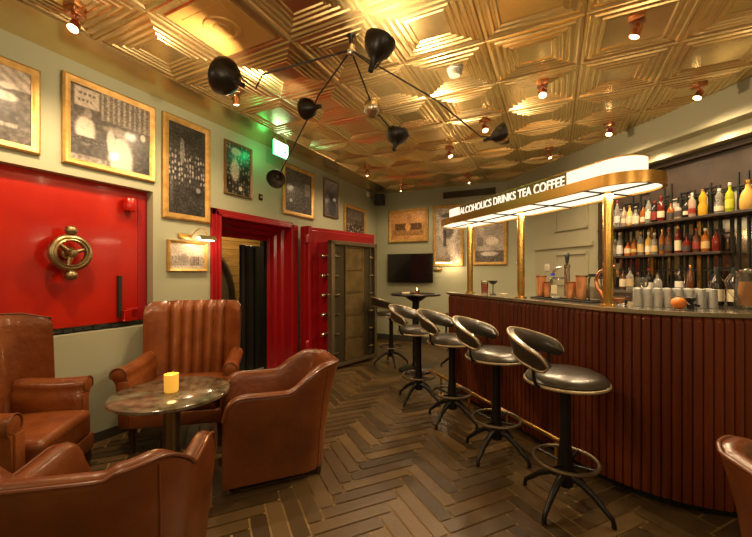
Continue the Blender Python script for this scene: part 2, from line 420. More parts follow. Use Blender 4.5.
b = MB(); b.lathe([(.86, -.05), (.86, .05), (.90, .07), (.95, .05), (.97, 0), (.95, -.05), (.86, -.05)], 48, mx=md); b.lathe([(.62, .02), (.64, .04), (.66, .02)], 48, mx=md); b.build('rim', 'bronze', o)
b = MB(); b.box((.04, 0, .62), (.03, 1.72, .05)); b.box((.04, 0, .74), (.03, 1.76, .02)); b.build('crossbar', 'bronze', o, smooth=0)
lamp('POINT', 'passage_lamp', (-4.3, 4.3, 2.2), 30, size=.08)

# ------------------------------------------------------------------ the open vault door
VR = math.atan2(.975, .223)               # local x along the door, local -y towards the room
o = thing('vault_door', 'massive open vault door with red flange and glazed bronze boltwork box, swung back against the wall', 'vault door', (-3.17, 4.10, .012), VR)
b = MB(); b.box((.77, .02, 1.02), (1.54, .10, 2.0)); b.box((.77, -.05, 1.02), (1.42, .05, 1.90)); b.build('flange', 'redd', o, smooth=0, bevel=.008)
b = MB(); b.box((.03, -.06, 1.02), (.05, .1, 2.0)); b.lathe([(0, 0), (.035, 0), (.035, .1), (.02, .12), (0, .12)], 16, (-.01, -.09, 1.78)); b.lathe([(0, 0), (.035, 0), (.035, .1), (.02, .12), (0, .12)], 16, (-.01, -.09, .3)); b.build('hinge', 'redd', o, bevel=.005)
b = MB(); b.box((.68, -.20, .92), (.93, .26, 1.76)); b.build('plug', 'redd', o, smooth=0, bevel=.006)
X0, X1, Z0, Z1, YF_ = .18, 1.17, .03, 1.815, -.38
b = MB(); w_ = .055
b.box(((X0 + X1) / 2, -.345, Z1 - w_ / 2), (X1 - X0, .09, w_)); b.box(((X0 + X1) / 2, -.345, Z0 + w_ / 2), (X1 - X0, .09, w_))
b.box((X0 + w_ / 2, -.345, (Z0 + Z1) / 2), (w_, .09, Z1 - Z0)); b.box((X1 - w_ / 2, -.345, (Z0 + Z1) / 2), (w_, .09, Z1 - Z0))
b.build('glazing_frame', 'bronze', o, smooth=0, bevel=.005)
b = MB(); b.box((.675, -.325, .92), (.88, .012, 1.68)); b.build('back_plate', 'vdark', o, smooth=0)
b = MB()
for k in range(5): b.box((.69, -.338, .23 + k * .335), (.37, .02, .30))
b.box((.50, -.345, .92), (.025, .02, 1.66)); b.box((.88, -.345, .92), (.025, .02, 1.66))
for k in range(6): b.box((.69, -.345, .065 + k * .335), (.40, .025, .018))
b.build('boltwork_plate', 'boltplate', o, smooth=0, bevel=.004)
b = MB()
for k in range(4): b.tube([(.27 + .05 * 0, -.345, .1), (.27, -.345, 1.75)], .012, 8) if k == 0 else None
b.tube([(1.05, -.345, .1), (1.05, -.345, 1.75)], .012, 8); b.build('link_rod', 'bronze', o)
for k in range(6):
    z = .22 + k * .275
    for sx, xx in ((-1, X0), (1, X1)):
        b = MB(); mxx = Matrix.Translation((xx, -.24, z)) @ Matrix.Rotation(R(90) * sx, 4, 'Y')
        b.lathe([(0, -.05), (.032, -.05), (.032, .06), (.026, .07), (0, .07)], 16, mx=mxx); b.build('bolt', 'bolt', o)
        b = MB(); xi = X0 + .12 if sx < 0 else X1 - .12
        b.tube([(xi - .05, -.347, z), (xi + .05, -.347, z)], .025, 12); b.build('bolt_rod', 'bolt', o)
b = MB(); b.box((.675, -.383, .92), (.89, .006, 1.69)); b.build('glass_pane', 'vglass', o, smooth=0)

# ------------------------------------------------------------------ pictures
def picture(name, label, wall, w, h, tone, draw, seed, frame='gilt', fw=.05, group='framed photographs', loc=None, rz=0., fd=.035, light=1.):
    o = thing(name, label, 'picture', loc, rz, group)
    b = MB(); prof = [(0, 0), (0, -fd * .7), (fw * .25, -fd), (fw * .6, -fd * .85), (fw * .8, -fd * .6), (fw, -fd * .5), (fw, 0)]
    rows = [[(-w / 2 + i, y, i), (w / 2 - i, y, i), (w / 2 - i, y, h - i), (-w / 2 + i, y, h - i)] for i, y in prof]
    b.loops(rows, True, False); b.build('frame', frame, o, smooth=30, fix=True)
    nx = 96; ny = max(24, int(96 * h / w)); ny = min(ny, 170)
    iw, ih = w - 2 * fw + .006, h - 2 * fw + .006
    vs, cols, fs = [], [], []
    for j in range(ny + 1):
        for i in range(nx + 1):
            u, v = i / nx, j / ny
            vs.append((-iw / 2 + u * iw, -.012, fw - .003 + v * ih))
            n1 = noise.noise((u * 5 + seed, v * 5 * h / w, seed * 1.7)); n2 = noise.noise((u * 22 + seed, v * 22 * h / w, 3.1)); n3 = noise.noise((u * 60, v * 60 * h / w, seed + 9))
            L = draw(u, v, n1, n2, n3)
            L = max(.008, min(.68, L * (1 + .30 * n2 + .22 * n3))) ** 1.5 * 1.25 * light
            cols.append((*[L * (1 - k) + L * k * t for t, k in zip(tone, (1, 1, 1))], 1))
    for j in range(ny):
        for i in range(nx):
            a = j * (nx + 1) + i; fs.append((a, a + 1, a + nx + 2, a + nx + 1))
    me = bpy.data.meshes.new('photo_print'); me.from_pydata(vs, [], fs)
    at = me.color_attributes.new('Col', 'FLOAT_COLOR', 'POINT')
    for q, c in zip(at.data, cols): q.color = c
    me.materials.append(M['photo']); p = bpy.data.objects.new('photo_print', me); C.objects.link(p); p.parent = o
    return o
def ell(u, v, cx, cy, rx, ry, s=.25):
    d = math.hypot((u - cx) / rx, (v - cy) / ry); return 1 - sm(d, 1 - s, 1 + s)
def rec(u, v, x0, y0, x1, y1, s=.012):
    return sm(u, x0 - s, x0 + s) * (1 - sm(u, x1 - s, x1 + s)) * sm(v, y0 - s, y0 + s) * (1 - sm(v, y1 - s, y1 + s))
def mix(a, b_, k): return a + (b_ - a) * k
def crowd(u, v, n2, n3, lo, hi, dens=18):
    # heads and shirt fronts of a far crowd
    gx, gy = u * dens, v * dens * 1.3
    i, j = math.floor(gx), math.floor(gy)
    r = random.Random(i * 131 + j * 977 + dens); ox, oy = r.uniform(.25, .75), r.uniform(.25, .75)
    k = ell(gx - i, gy - j, ox, oy, .3, .36, .4)
    return mix(lo, r.choice([hi, hi, lo * 1.5, hi * .6]), k) + n2 * .06 + n3 * .05
def d_bar(u, v, n1, n2, n3):
    L = .10 + .10 * sm(v, .2, .9) + n1 * .06 + n2 * .06 + n3 * .04
    L = mix(L, .30 + n3 * .25 + .25 * (math.sin(u * 90) > .3), rec(u, v, .35, .62, 1, 1) * .8)
    L = mix(L, .62, rec(u, v, .05, .72, .33, .97)); L = mix(L, .18, rec(u, v, .08, .88, .3, .91) * (math.sin(u * 120) > -.2)); L = mix(L, .2, rec(u, v, .08, .79, .24, .82) * (math.sin(u * 140) > -.2))
    L = mix(L, .72, ell(u, v, .17, .42, .11, .18)); L = mix(L, .4, ell(u, v, .2, .64, .045, .07))
    L = mix(L, .78, ell(u, v, .60, .15, .15, .30)); L = mix(L, .7, ell(u, v, .47, .36, .05, .16)); L = mix(L, .25, ell(u, v, .56, .52, .05, .075))
    L = mix(L, .55, ell(u, v, .58, .52, .2, .06) * .5); L = mix(L, .9, ell(u, v, .9, .55, .035, .05))
    L = mix(L, .10 + n3 * .2, rec(u, v, 0, .24, .42, .33)); L = mix(L, .5 + n2 * .2, rec(u, v, 0, .0, .42, .08) * .6)
    return L
def d_diner(u, v, n1, n2, n3):
    L = .14 + n1 * .08 + n2 * .07 + n3 * .04
    L = mix(L, .55 + .2 * (math.sin((u + v * .8) * 60) > 0), rec(u, v, 0, .72, 1, 1) * .75)
    L = mix(L, .62, ell(u, v, .45, .55, .22, .07)); L = mix(L, .66, ell(u, v, .8, .6, .10, .06)); L = mix(L, .55, ell(u, v, .2, .42, .13, .06))
    L = mix(L, .05, rec(u, v, .0, .28, .6, .46) * .7); L = mix(L, .4 + n3 * .2, rec(u, v, 0, .2, .9, .25)); L = mix(L, .6, ell(u, v, .6, .1, .07, .035)); L = mix(L, .8, ell(u, v, .82, .74, .05, .04))
    return L
def d_crowd(u, v, n1, n2, n3):
    k = sm(v, .28, .42) * (1 - sm(v, .62, .75))
    L = .085 + n1 * .04 + n2 * .05 + n3 * .03
    L = mix(L, crowd(u, v, n2, n3, .08, .45, 13), k)
    L = mix(L, .34 + n3 * .2, ell(u, v, .36, .7, .06, .14) * .8); L = mix(L, .25, rec(u, v, .05, .1, .12, .4) * .4); L = mix(L, .34, ell(u, v, .8, .3, .06, .03))
    return L
def d_portrait(u, v, n1, n2, n3):
    L = crowd(u, v, n2, n3, .05, .30, 9) + n1 * .06
    L = mix(L, .55 + n2 * .2, ell(u, v, .36, .48, .17, .22) * .9); L = mix(L, .5, ell(u, v, .4, .86, .2, .08) * .8); L = mix(L, .85, ell(u, v, .58, .13, .07, .045))
    return L
def d_street(u, v, n1, n2, n3):
    L = .55 + n1 * .1 + n3 * .06
    L = mix(L, .22 + n3 * .2, rec(u, v, .0, .12, 1, .5) * (.4 + n2)); L = mix(L, .16, rec(u, v, .58, .14, .86, .5) * (math.sin(u * 110) > 0) * .9); L = mix(L, .3, ell(u, v, .4, .4, .12, .2) * .7)
    return L
def d_panel(u, v, n1, n2, n3):
    L = .16 + n1 * .05 + n2 * .08 + n3 * .06
    L = mix(L, .42, rec(u, v, .72, .45, .93, .75) * (.5 + .5 * (math.sin(v * 160) > 0))); L = mix(L, crowd(u, v, n2, n3, .13, .3, 14), rec(u, v, .05, .1, .7, .6) * .8); L = mix(L, .8, ell(u, v, .2, .26, .05, .04))
    return L
def d_narrow(u, v, n1, n2, n3):
    L = .16 + .25 * sm(v, .5, .95) + n1 * .08 + n2 * .07 + n3 * .05
    L = mix(L, .06, ell(u, v, .55, .3, .3, .3) * .8); L = mix(L, .8, ell(u, v, .75, .5, .12, .05)); return L
def d_table(u, v, n1, n2, n3):
    L = .14 + n1 * .06 + n2 * .06 + n3 * .04
    L = mix(L, crowd(u, v, n2, n3, .08, .55, 9), 1 - sm(v, .35, .55)); L = mix(L, .3, rec(u, v, .1, .6, .9, .95) * .4); return L
def d_banquet(u, v, n1, n2, n3):
    L = .45 + n1 * .1 + n3 * .05
    L = mix(L, .10 + n2 * .1, rec(u, v, .12, .34, .9, .58) * .85); L = mix(L, .32 + n3 * .15, rec(u, v, .05, .14, .95, .34)); L = mix(L, .5, ell(u, v, .5, .45, .08, .14)); L = mix(L, .25, rec(u, v, .48, .6, .6, .95) * .3)
    return L
def d_arch(u, v, n1, n2, n3):
    L = .42 + n1 * .14 + n2 * .12 + n3 * .05
    d = math.hypot((u - .5) * 1.1, (v - .60) * 1.6)
    L = mix(L, .14, (1 - sm(d, .2, .26)) * .7); L = mix(L, .55, (sm(d, .26, .3) - sm(d, .4, .44)) * .7); L = mix(L, .08, rec(u, v, .3, .30, .42, .6) * .8); L = mix(L, .6, ell(u, v, .62, .25, .16, .13)); L = mix(L, .5, ell(u, v, .25, .2, .14, .12)); L = mix(L, .12, ell(u, v, .5, .86, .3, .04) * .8)
    return L
def d_square(u, v, n1, n2, n3):
    L = .40 + n1 * .12 + n3 * .07
    L = mix(L, .12 + n2 * .12, rec(u, v, 0, .0, 1, .3) * .85); L = mix(L, .5, ell(u, v, .5, .22, .3, .06)); L = mix(L, .22, rec(u, v, .06, .42, .28, .66) * .8); L = mix(L, .6, ell(u, v, .6, .55, .22, .1)); L = mix(L, .25, rec(u, v, .3, .7, .95, .95) * .5)
    return L
GREY = (1, .93, .84); WARM = (1, .86, .70); SEP = (1.05, .52, .17)
LW = R(90)
def lwall(label, y0, y1, z0, z1, draw, seed, tone=GREY, frame='gilt', fw=.05, **k):
    return picture('framed_photograph', label, 'left', y1 - y0, z1 - z0, tone, draw, seed, frame, fw, loc=(WX + .002, (y0 + y1) / 2, z0), rz=LW, **k)
lwall('gilt framed photo of a diner counter above the red panel, leftmost picture', .42, 1.247, 2.21, 2.815, d_diner, 1.3, WARM)
lwall('large landscape gilt framed photo of a white-jacketed barman, above the handwheel', 1.375, 2.078, 2.20, 2.89, d_bar, 4.1, WARM, fw=.052)
lwall('tall gilt framed dark photo of a crowd, hanging above the small lit picture', 2.147, 2.668, 1.895, 2.90, d_crowd, 7.7, fw=.06)
lwall('dark brown framed photo of figures, hanging over the left side of the vault doorway', 2.859, 3.262, 2.265, 2.874, d_portrait, 2.9, WARM, 'woodframe', .022)
lwall('small pale framed street photo under a brass picture light beside the doorway', 2.197, 2.63, 1.385, 1.693, d_street, 5.2, WARM, 'gilt', .03)
lwall('gilt framed grey photo hanging behind the green exit sign over the vault doorway', 3.82, 4.53, 2.18, 2.89, d_panel, 9.4, fw=.06)
lwall('narrow dark framed glossy photo, second picture from the room corner on the left wall', 4.796, 5.228, 2.29, 2.905, d_narrow, 11.2, (.9, .93, 1), 'woodframe', .02)
lwall('gilt framed photo partly hidden by the open vault door, nearest the room corner', 5.425, 6.21, 2.0, 2.60, d_table, 6.6, WARM, fw=.06)
def bwall(label, x0, x1, z0, z1, draw, seed, tone, frame='gilt', fw=.06):
    return picture('framed_photograph', label, 'back', x1 - x0, z1 - z0, tone, draw, seed, frame, fw, light=1.35, loc=((x0 + x1) / 2, BY - .002, z0))
bwall('gilt framed orange-toned banquet photo hanging above the television', -3.03, -2.19, 1.98, 2.645, d_banquet, 3.3, SEP)
bwall('tall gilt framed photo of an arched hall with a picture light at its foot', -2.085, -1.50, 1.50, 2.66, d_arch, 8.8, WARM)
bwall('gilt framed grey town square photo behind the bar canopy on the back wall', -1.35, -.735, 1.51, 2.31, d_square, 12.5, WARM)

def picture_light(label, loc, rz, up=False, ln=.19, rise=0.):
    o = thing('picture_light', label, 'picture light', loc, rz, 'brass picture lights')
    b = MB(); b.rbox((-.06, -.012, 0), (.14, .022, .05), .004, 2); b.build('wall_plate', 'brass', o)
    b = MB(); b.tube([(0, -.02, 0), (.03, -.07, .07 + rise), (.07, -.11, .10 + rise), (.10, -.14, .02 + rise)], .006, 8); b.build('arm', 'brass', o)
    b = MB(); n = 12; rows = []
    for x in (-ln / 2, ln / 2):
        rows.append([(x + .08, -.15 + .035 * math.cos(R(-20 + 220 * k / n)), rise - .02 + .035 * math.sin(R(-20 + 220 * k / n))) for k in range(n + 1)] + [(x + .08, -.15 + .028 * math.cos(R(200 - 220 * k / n)), rise - .02 + .028 * math.sin(R(200 - 220 * k / n))) for k in range(n + 1)])
    b.loops(rows); b.build('lamp_shade', 'agedbrass', o)
    b = MB(); b.tube([(-ln / 2 + .09, -.15, rise - .022), (ln / 2 + .07, -.15, rise - .022)], .014, 8); b.build('bulb', 'bulb', o)
    return o
picture_light('brass picture light shining on the small street photo beside the vault doorway', (WX, 2.44, 1.735), LW)
lamp('POINT', 'picture_lamp', (WX + .15, 2.52, 1.68), 2.4, size=.03)
picture_light('brass picture light glowing at the foot of the tall arched hall photo', (-1.93, BY, 1.43), 0, ln=.30, rise=.16)
lamp('POINT', 'picture_lamp', (-1.70, BY - .17, 1.55), 5, size=.03)

# ------------------------------------------------------------------ wall and ceiling fittings
o = thing('wall_socket', 'small black wall socket above the vault doorway between two framed photos', 'wall socket', (WX, 3.42, 2.325), LW)
b = MB(); b.rbox((0, -.008, 0), (.06, .016, .075), .004, 2); b.build('plate', 'black', o); b = MB(); b.lathe([(0, .012), (.012, .012), (.014, .0)], 12, mx=Matrix.Translation((0, -.012, 0)) @ Matrix.Rotation(R(90), 4, 'X')); b.build('switch_knob', 'brass', o)
o = thing('exit_sign', 'glowing green exit sign hung from the ceiling in front of the left wall', 'exit sign', (-2.97, 3.40, CZ), LW)
b = MB(); b.rbox((0, 0, -.0475), (.28, .03, .025), .004, 2); b.box((-.10, 0, -.02), (.012, .012, .04)); b.box((.10, 0, -.02), (.012, .012, .04)); b.build('housing', 'chrome', o)
b = MB(); b.box((0, -.006, -.145), (.24, .012, .16)); b.build('sign_face', 'exitf', o, smooth=0)
b = MB(); b.box((0, .008, -.145), (.24, .010, .16)); b.build('sign_back', 'exitg', o, smooth=0)
b = MB(); b.box((.0, -.0135, -.16), (.12, .002, .012)); b.add([(.05, -.0145, -.135), (.10, -.0145, -.16), (.05, -.0145, -.185)], [(0, 1, 2)]); b.build('arrow', 'exitg', o, smooth=0, fix=False)
lamp('POINT', 'exit_glow', (-3.16, 3.30, CZ - .18), .7, (.05, 1, .25), .05)
o = thing('smoke_detector', 'white round smoke detector on the brass ceiling', 'smoke detector', (-.706, 2.844, CZ - .005))
b = MB(); b.lathe([(0, 0), (.062, 0), (.062, -.02), (.05, -.024), (0, -.024)], 24); b.build('base', 'white', o)
b = MB(); b.lathe([(.05, -.022), (.052, -.05), (.042, -.066), (0, -.07)], 24); b.build('sensor_head', 'white', o)
o = thing('corner_speaker', 'black box loudspeaker mounted high in the far room corner', 'speaker', (-3.13, 6.50, 2.84), R(18))
b = MB(); b.rbox((0, 0, 0), (.19, .17, .21), .015, 3); b.build('cabinet', 'cloth', o); b = MB(); b.lathe([(0, .0), (.06, .002), (.065, .008)], 20, mx=Matrix.Translation((0, -.086, 0)) @ Matrix.Rotation(R(90), 4, 'X')); b.build('speaker_cone', 'blackm', o)
b = MB(); b.box((0, .155, .06), (.03, .17, .03)); b.build('bracket', 'blackm', o, smooth=0)
o = thing('motion_sensor', 'small white motion sensor beside the corner loudspeaker', 'sensor', (WX - .003, 6.33, 2.93), LW)
b = MB(); b.rbox((0, -.02, 0), (.09, .04, .09), .008, 2); b.build('sensor_case', 'white', o); b = MB(); b.lathe([(0, .02), (.02, .014), (.026, 0)], 14, mx=Matrix.Translation((0, -.04, -.01)) @ Matrix.Rotation(R(90), 4, 'X')); b.build('lens', 'cream', o)
o = thing('air_vent', 'long bronze air vent grille near the top of the back wall', 'vent', (-1.413, BY, 2.84))
b = MB()
for z, h in ((.055, .014), (-.055, .014)): b.box((0, -.01, z), (.96, .02, h))
for x in (-.473, .473): b.box((x, -.01, 0), (.014, .02, .11))
b.build('frame', 'vent', o, smooth=0)
b = MB(); b.box((0, -.003, 0), (.94, .006, .10)); b.build('backing', 'black', o, smooth=0)
b = MB()
for k in range(6): b.box((0, -.011, -.04 + k * .016), (.935, .012, .004))
b.build('slat', 'vent', o, smooth=0)
o = thing('television', 'wall-mounted black flat television on the back wall above the high table', 'television', (-2.545, BY - .001, 1.465))
b = MB(); b.rbox((0, -.075, 0), (.95, .04, .57), .008, 2); b.build('casing', 'blackm', o); b = MB(); b.box((0, -.0965, 0), (.925, .004, .545)); b.build('screen', 'screen', o, smooth=0)
b = MB(); b.box((0, -.03, 0), (.2, .06, .2)); b.build('bracket', 'blackm', o, smooth=0)
o = thing('light_switch', 'white double light switch plate on the pale wall behind the bar taps', 'light switch', wallpt(.30, 0, 1.46), WRZ)
b = MB(); b.rbox((0, -.006, 0), (.11, .012, .11), .004, 2); b.build('plate', 'white', o); b = MB(); b.box((-.02, -.014, 0), (.03, .006, .05)); b.build('rocker', 'cream', o, smooth=0)
b = MB(); b.box((.02, -.014, 0), (.03, .006, .05)); b.build('rocker', 'cream', o, smooth=0)

# ---- copper ceiling spots
def spot_proto():
    o = thing('ceiling_spotlight', '', 'spotlight', (0, 0, 0), 0, 'copper ceiling spotlights')
    b = MB(); b.rbox((0, 0, -.024), (.085, .085, .045), .006, 2); b.build('mount_box', 'copper', o)
    b = MB()
    b.tube([(0, 0, -.045), (0, 0, -.065)], .008, 8)
    b.tube([(.034 * math.cos(a), .0, -.095 + .034 * math.sin(a)) for a in [R(-10 + 200 * k / 12) for k in range(13)]], .006, 8)
    b.build('yoke', 'copper', o)
    mx = Matrix.Translation((0, 0, -.10)) @ Matrix.Rotation(R(25), 4, 'X')
    b = MB(); b.lathe([(0, .035), (.018, .034), (.026, .02), (.03, -.03), (.034, -.036), (.03, -.036), (.024, -.01), (0, -.008)], 20, mx=mx); b.build('lamp_head', 'copper', o)
    b = MB(); b.lathe([(0, -.012), (.022, -.014), (.026, -.03), (.016, -.042), (0, -.046)], 16, mx=mx); b.build('bulb', 'bulb', o)
    return o
spots = [(-2.652, 1.169, 'copper ceiling spotlight over the barman photo, nearest the left wall'),
         (-2.522, 2.306, 'copper ceiling spotlight just behind the largest black lampshade'),
         (.47, 2.771, 'copper ceiling spotlight closest to the top edge of the photo'),
         (1.114, 3.993, 'copper ceiling spotlight hanging beside the bulkhead over the bottle shelves'),
         (.54, 4.621, 'copper ceiling spotlight above the rounded end of the lit canopy'),
         (-.087, 3.363, 'copper ceiling spotlight in the middle of a ceiling tile right of the smoke detector'),
         (-.657, 3.917, 'copper ceiling spotlight directly behind the black shade nearest the bar'),
         (-1.207, 4.58, 'copper ceiling spotlight behind the two round black lamps, mid ceiling'),
         (-.058, 5.189, 'copper ceiling spotlight over the lettered middle of the lit canopy'),
         (-1.267, 6.014, 'copper ceiling spotlight in front of the air vent'),
         (-2.5, 6.069, 'copper ceiling spotlight above the television'),
         (-2.559, 4.879, 'copper ceiling spotlight beside the narrow glossy photo on the left wall')]
sp0 = spot_proto()
SPOTP = [26, 22, 16, 16, 11, 16, 11, 11, 9, 9, 9, 13]
for i, (x, y, lab) in enumerate(spots):
    o = sp0 if i == 0 else copy_tree(sp0)
    o.location = (x, y, CZ - .006); o.rotation_euler = (0, 0, R(37 * i) if i else R(200)); o['label'] = lab
    lamp('SPOT', 'spot_lamp', (x, y, CZ - .17), SPOTP[i] * 2.9, (1, .70, .41), .05, None, 165, .7)
for t_ in (1.7, 2.3, 2.9):                # fill spots added under the bulkhead to brighten the bottles
    lamp('SPOT', 'bottle_fill', wallpt(t_, .30, 2.69), 14, (1, .74, .46), .05, None, 140, .8)
# general fill lights added behind the camera, in the unseen part of the room
for i, (x, y) in enumerate([(-2.3, -.4), (-.9, .6), (.9, .4), (2.6, -.2), (-.6, -1.8), (1.6, -1.9), (2.2, 1.2)]):
    lamp('POINT', 'rear_fill', (x, y, CZ - .9), 17, (1, .72, .44), .2)

# ------------------------------------------------------------------ black multi-arm ceiling lamp
def ceiling_lamp():
    hub = Vector((-1.243, 2.129, 2.894))
    o = thing('multi_arm_ceiling_lamp', 'sprawling black ceiling lamp with long thin arms and six black shades', 'ceiling lamp', (hub.x, hub.y, CZ - .004))
    L = lambda p: Vector(p) - Vector((hub.x, hub.y, CZ - .004))
    h = L(hub)
    b = MB(); b.lathe([(0, 0), (.032, 0), (.032, -.012), (.015, -.03), (.012, -.08), (.0, -.08)], 24); b.build('canopy_stem', 'shade', o)
    b = MB(); b.lathe([(0, .04), (.022, .035), (.03, .01), (.03, -.02), (.02, -.035), (0, -.04)], 18, tuple(h)); b.build('hub', 'chrome', o)
    S = dict(a=Vector((-1.997, 1.757, 2.703)), b=Vector((-1.86, 2.48, 2.765)), c=Vector((-2.373, 2.664, 2.278)), d=Vector((-.964, 1.978, 2.745)), e=Vector((-1.239, 2.455, 2.63)), f=Vector((-1.153, 2.721, 2.484)), g=Vector((-.444, 3.462, 2.635)))
    def shade(key, axis, size, ln, up=0):
        c = L(S[key]); ax = Vector(axis).normalized(); q = Vector((0, 0, -1)).rotation_difference(ax).to_matrix().to_4x4()
        mx = Matrix.Translation(c) @ q                     # local -z = the open mouth direction
        r = size
        prof = [(.010, ln * 1.02), (.017, ln * 1.0), (.019, ln * .72), (.026, ln * .52), (r * .48, ln * .40), (r * .78, ln * .18), (r * .94, -ln * .08), (r * 1.0, -ln * .28), (r, -ln * .36)]
        inner = [(r * .975, -ln * .355), (r * .91, -ln * .08), (r * .75, ln * .16), (r * .44, ln * .37), (0, ln * .42)]
        b = MB(); b.lathe([(0, ln * 1.02)] + prof + inner[:1], 32, mx=mx); s_ = b.build('lamp_shade', 'shade', o, fix=False)
        b = MB(); b.lathe(inner, 32, mx=mx); b.build('shade_lining', 'shadein', s_, fix=False)
        b = MB(); b.lathe([(0, ln * .38), (.018, ln * .34), (.026, ln * .2), (.016, .01), (0, .006)], 14, mx=mx); b.build('bulb', 'shadein', s_)
        if up: lamp('SPOT', 'shade_lamp', tuple(c + Vector((hub.x, hub.y, CZ - .004)) + ax * .02), up, (1, .72, .42), .03, ax.to_track_quat('-Z', 'Y').to_euler(), 150, .8)
        return c, ax
    def arm(pts, r=.0065):
        b = MB(); b.tube([tuple(L(p)) for p in pts], r, 8); b.build('arm', 'shade', o)
    shade('a', (-.75, -.15, .42), .125, .14, 32); shade('b', (-.75, .1, .10), .088, .135, 24); shade('c', (.3, -.75, -.5), .09, .11)
    shade('d', (.25, .1, .8), .098, .15, 55); shade('f', (.1, .25, .9), .095, .12, 45); shade('g', (.85, .2, .25), .10, .15, 45)
    a = S['a']; arm([hub, hub + (a - hub) * .72 + Vector((0, 0, -.03)), a + Vector((.20, .05, -.10)), a + Vector((.12, .04, -.03)), a + Vector((.05, .02, .04))])
    arm([hub, S['b'] + Vector((.14, -.06, .05)), S['b'] + Vector((.07, -.01, .02))]); arm([S['b'] + Vector((.05, 0, .0)), S['c'] + Vector((.02, .0, .02))])
    arm([hub, S['d'] + Vector((-.03, .03, -.10)), S['d'] + Vector((.0, .03, -.07))])
    arm([hub, S['e']]); arm([S['e'], S['f'] + Vector((0, 0, .01))])
    g = S['g']; arm([hub, hub + (g - hub) * .5 + Vector((0, 0, -.012)), g + Vector((-.16, -.06, -.01)), g + Vector((-.05, 0, -.01))])
    b = MB(); b.lathe([(0, .075), (.04, .065), (.068, .03), (.075, 0), (.068, -.03), (.04, -.065), (0, -.075)], 24, tuple(L(S['e']))); b.build('ball_counterweight', 'bolt', o)
ceiling_lamp()

# ------------------------------------------------------------------ bar counter
BH = 1.15
def bar():
    o = thing('bar_counter', 'long curved bar counter with reeded dark red wood front and polished top', 'bar counter', (0, 0, 0))
    N = 240; S1 = 3.6; b = MB()
    fl = .047; n = int(S1 / fl); rows = []
    for k in range(n):
        s0 = k * fl
        for d, i in ((.0, .014), (.10, .004), (.30, .0), (.70, .0), (.90, .004), (.995, .014)):
            x, y = bp(s0 + d * fl, i); x2, y2 = bp(s0 + d * fl, i + .02)
            zt = BH - .022
            rows.append([(x, y, .07), (x, y, zt - .03), (x2, y2, zt), (*bp(s0 + d * fl, .06), zt), (*bp(s0 + d * fl, .06), .07)])
    b.loops(rows); b.build('reeded_front', 'barwood', o, smooth=25)
    b = MB(); rows = []
    for k in range(60):
        s = .002 + k * (S1 - .01) / 59; rows.append([(*bp(s, .05), .07), (*bp(s, .05), BH - .04), (*bp(s, .60), BH - .04), (*bp(s, .60), .07)])
    b.loops(rows); b.build('carcass', 'barend', o, smooth=0)
    b = MB(); rows = []
    for k in range(60):
        s = .03 + k * (S1 - .05) / 59; rows.append([(*bp(s, .07), 0.0), (*bp(s, .07), .075), (*bp(s, .58), .075), (*bp(s, .58), 0.0)])
    b.loops(rows); b.build('plinth', 'black', o, smooth=0)
    b = MB(); rows = []
    for k in range(90):
        s = -.012 + k * (S1 + .01) / 89; rows.append([(*bp(s, .01), BH - .028), (*bp(s, .01), BH), (*bp(s, .63), BH), (*bp(s, .63), BH - .028)])
    b.loops(rows); b.build('countertop', 'bartop', o, smooth=30)
    b = MB(); rows = []
    for k in range(90):
        s = -.02 + k * (S1 + .01) / 89; rows.append([(*bp(s, -.006), BH - .022), (*bp(s, -.006), BH + .001), (*bp(s, .02), BH + .001), (*bp(s, .02), BH - .022)])
    b.loops(rows); b.build('counter_edge', 'baredge', o, smooth=30)
    b = MB(); pts = [bp(-.22 + k * .05, -.12, .215) for k in range(41)]
    b.tube(pts, .016, 10); rail = b.build('foot_rail', 'brass', o)
    for s in (.05, .6, 1.15, 1.66):
        b = MB(); b.tube([bp(s, -.12, .2), bp(s, -.12, .006)], .011, 8); b.lathe([(0, 0), (.03, 0), (.03, .008), (0, .01)], 14, bp(s, -.12, .005)); b.build('rail_post', 'brass', rail)
    return o
bar()

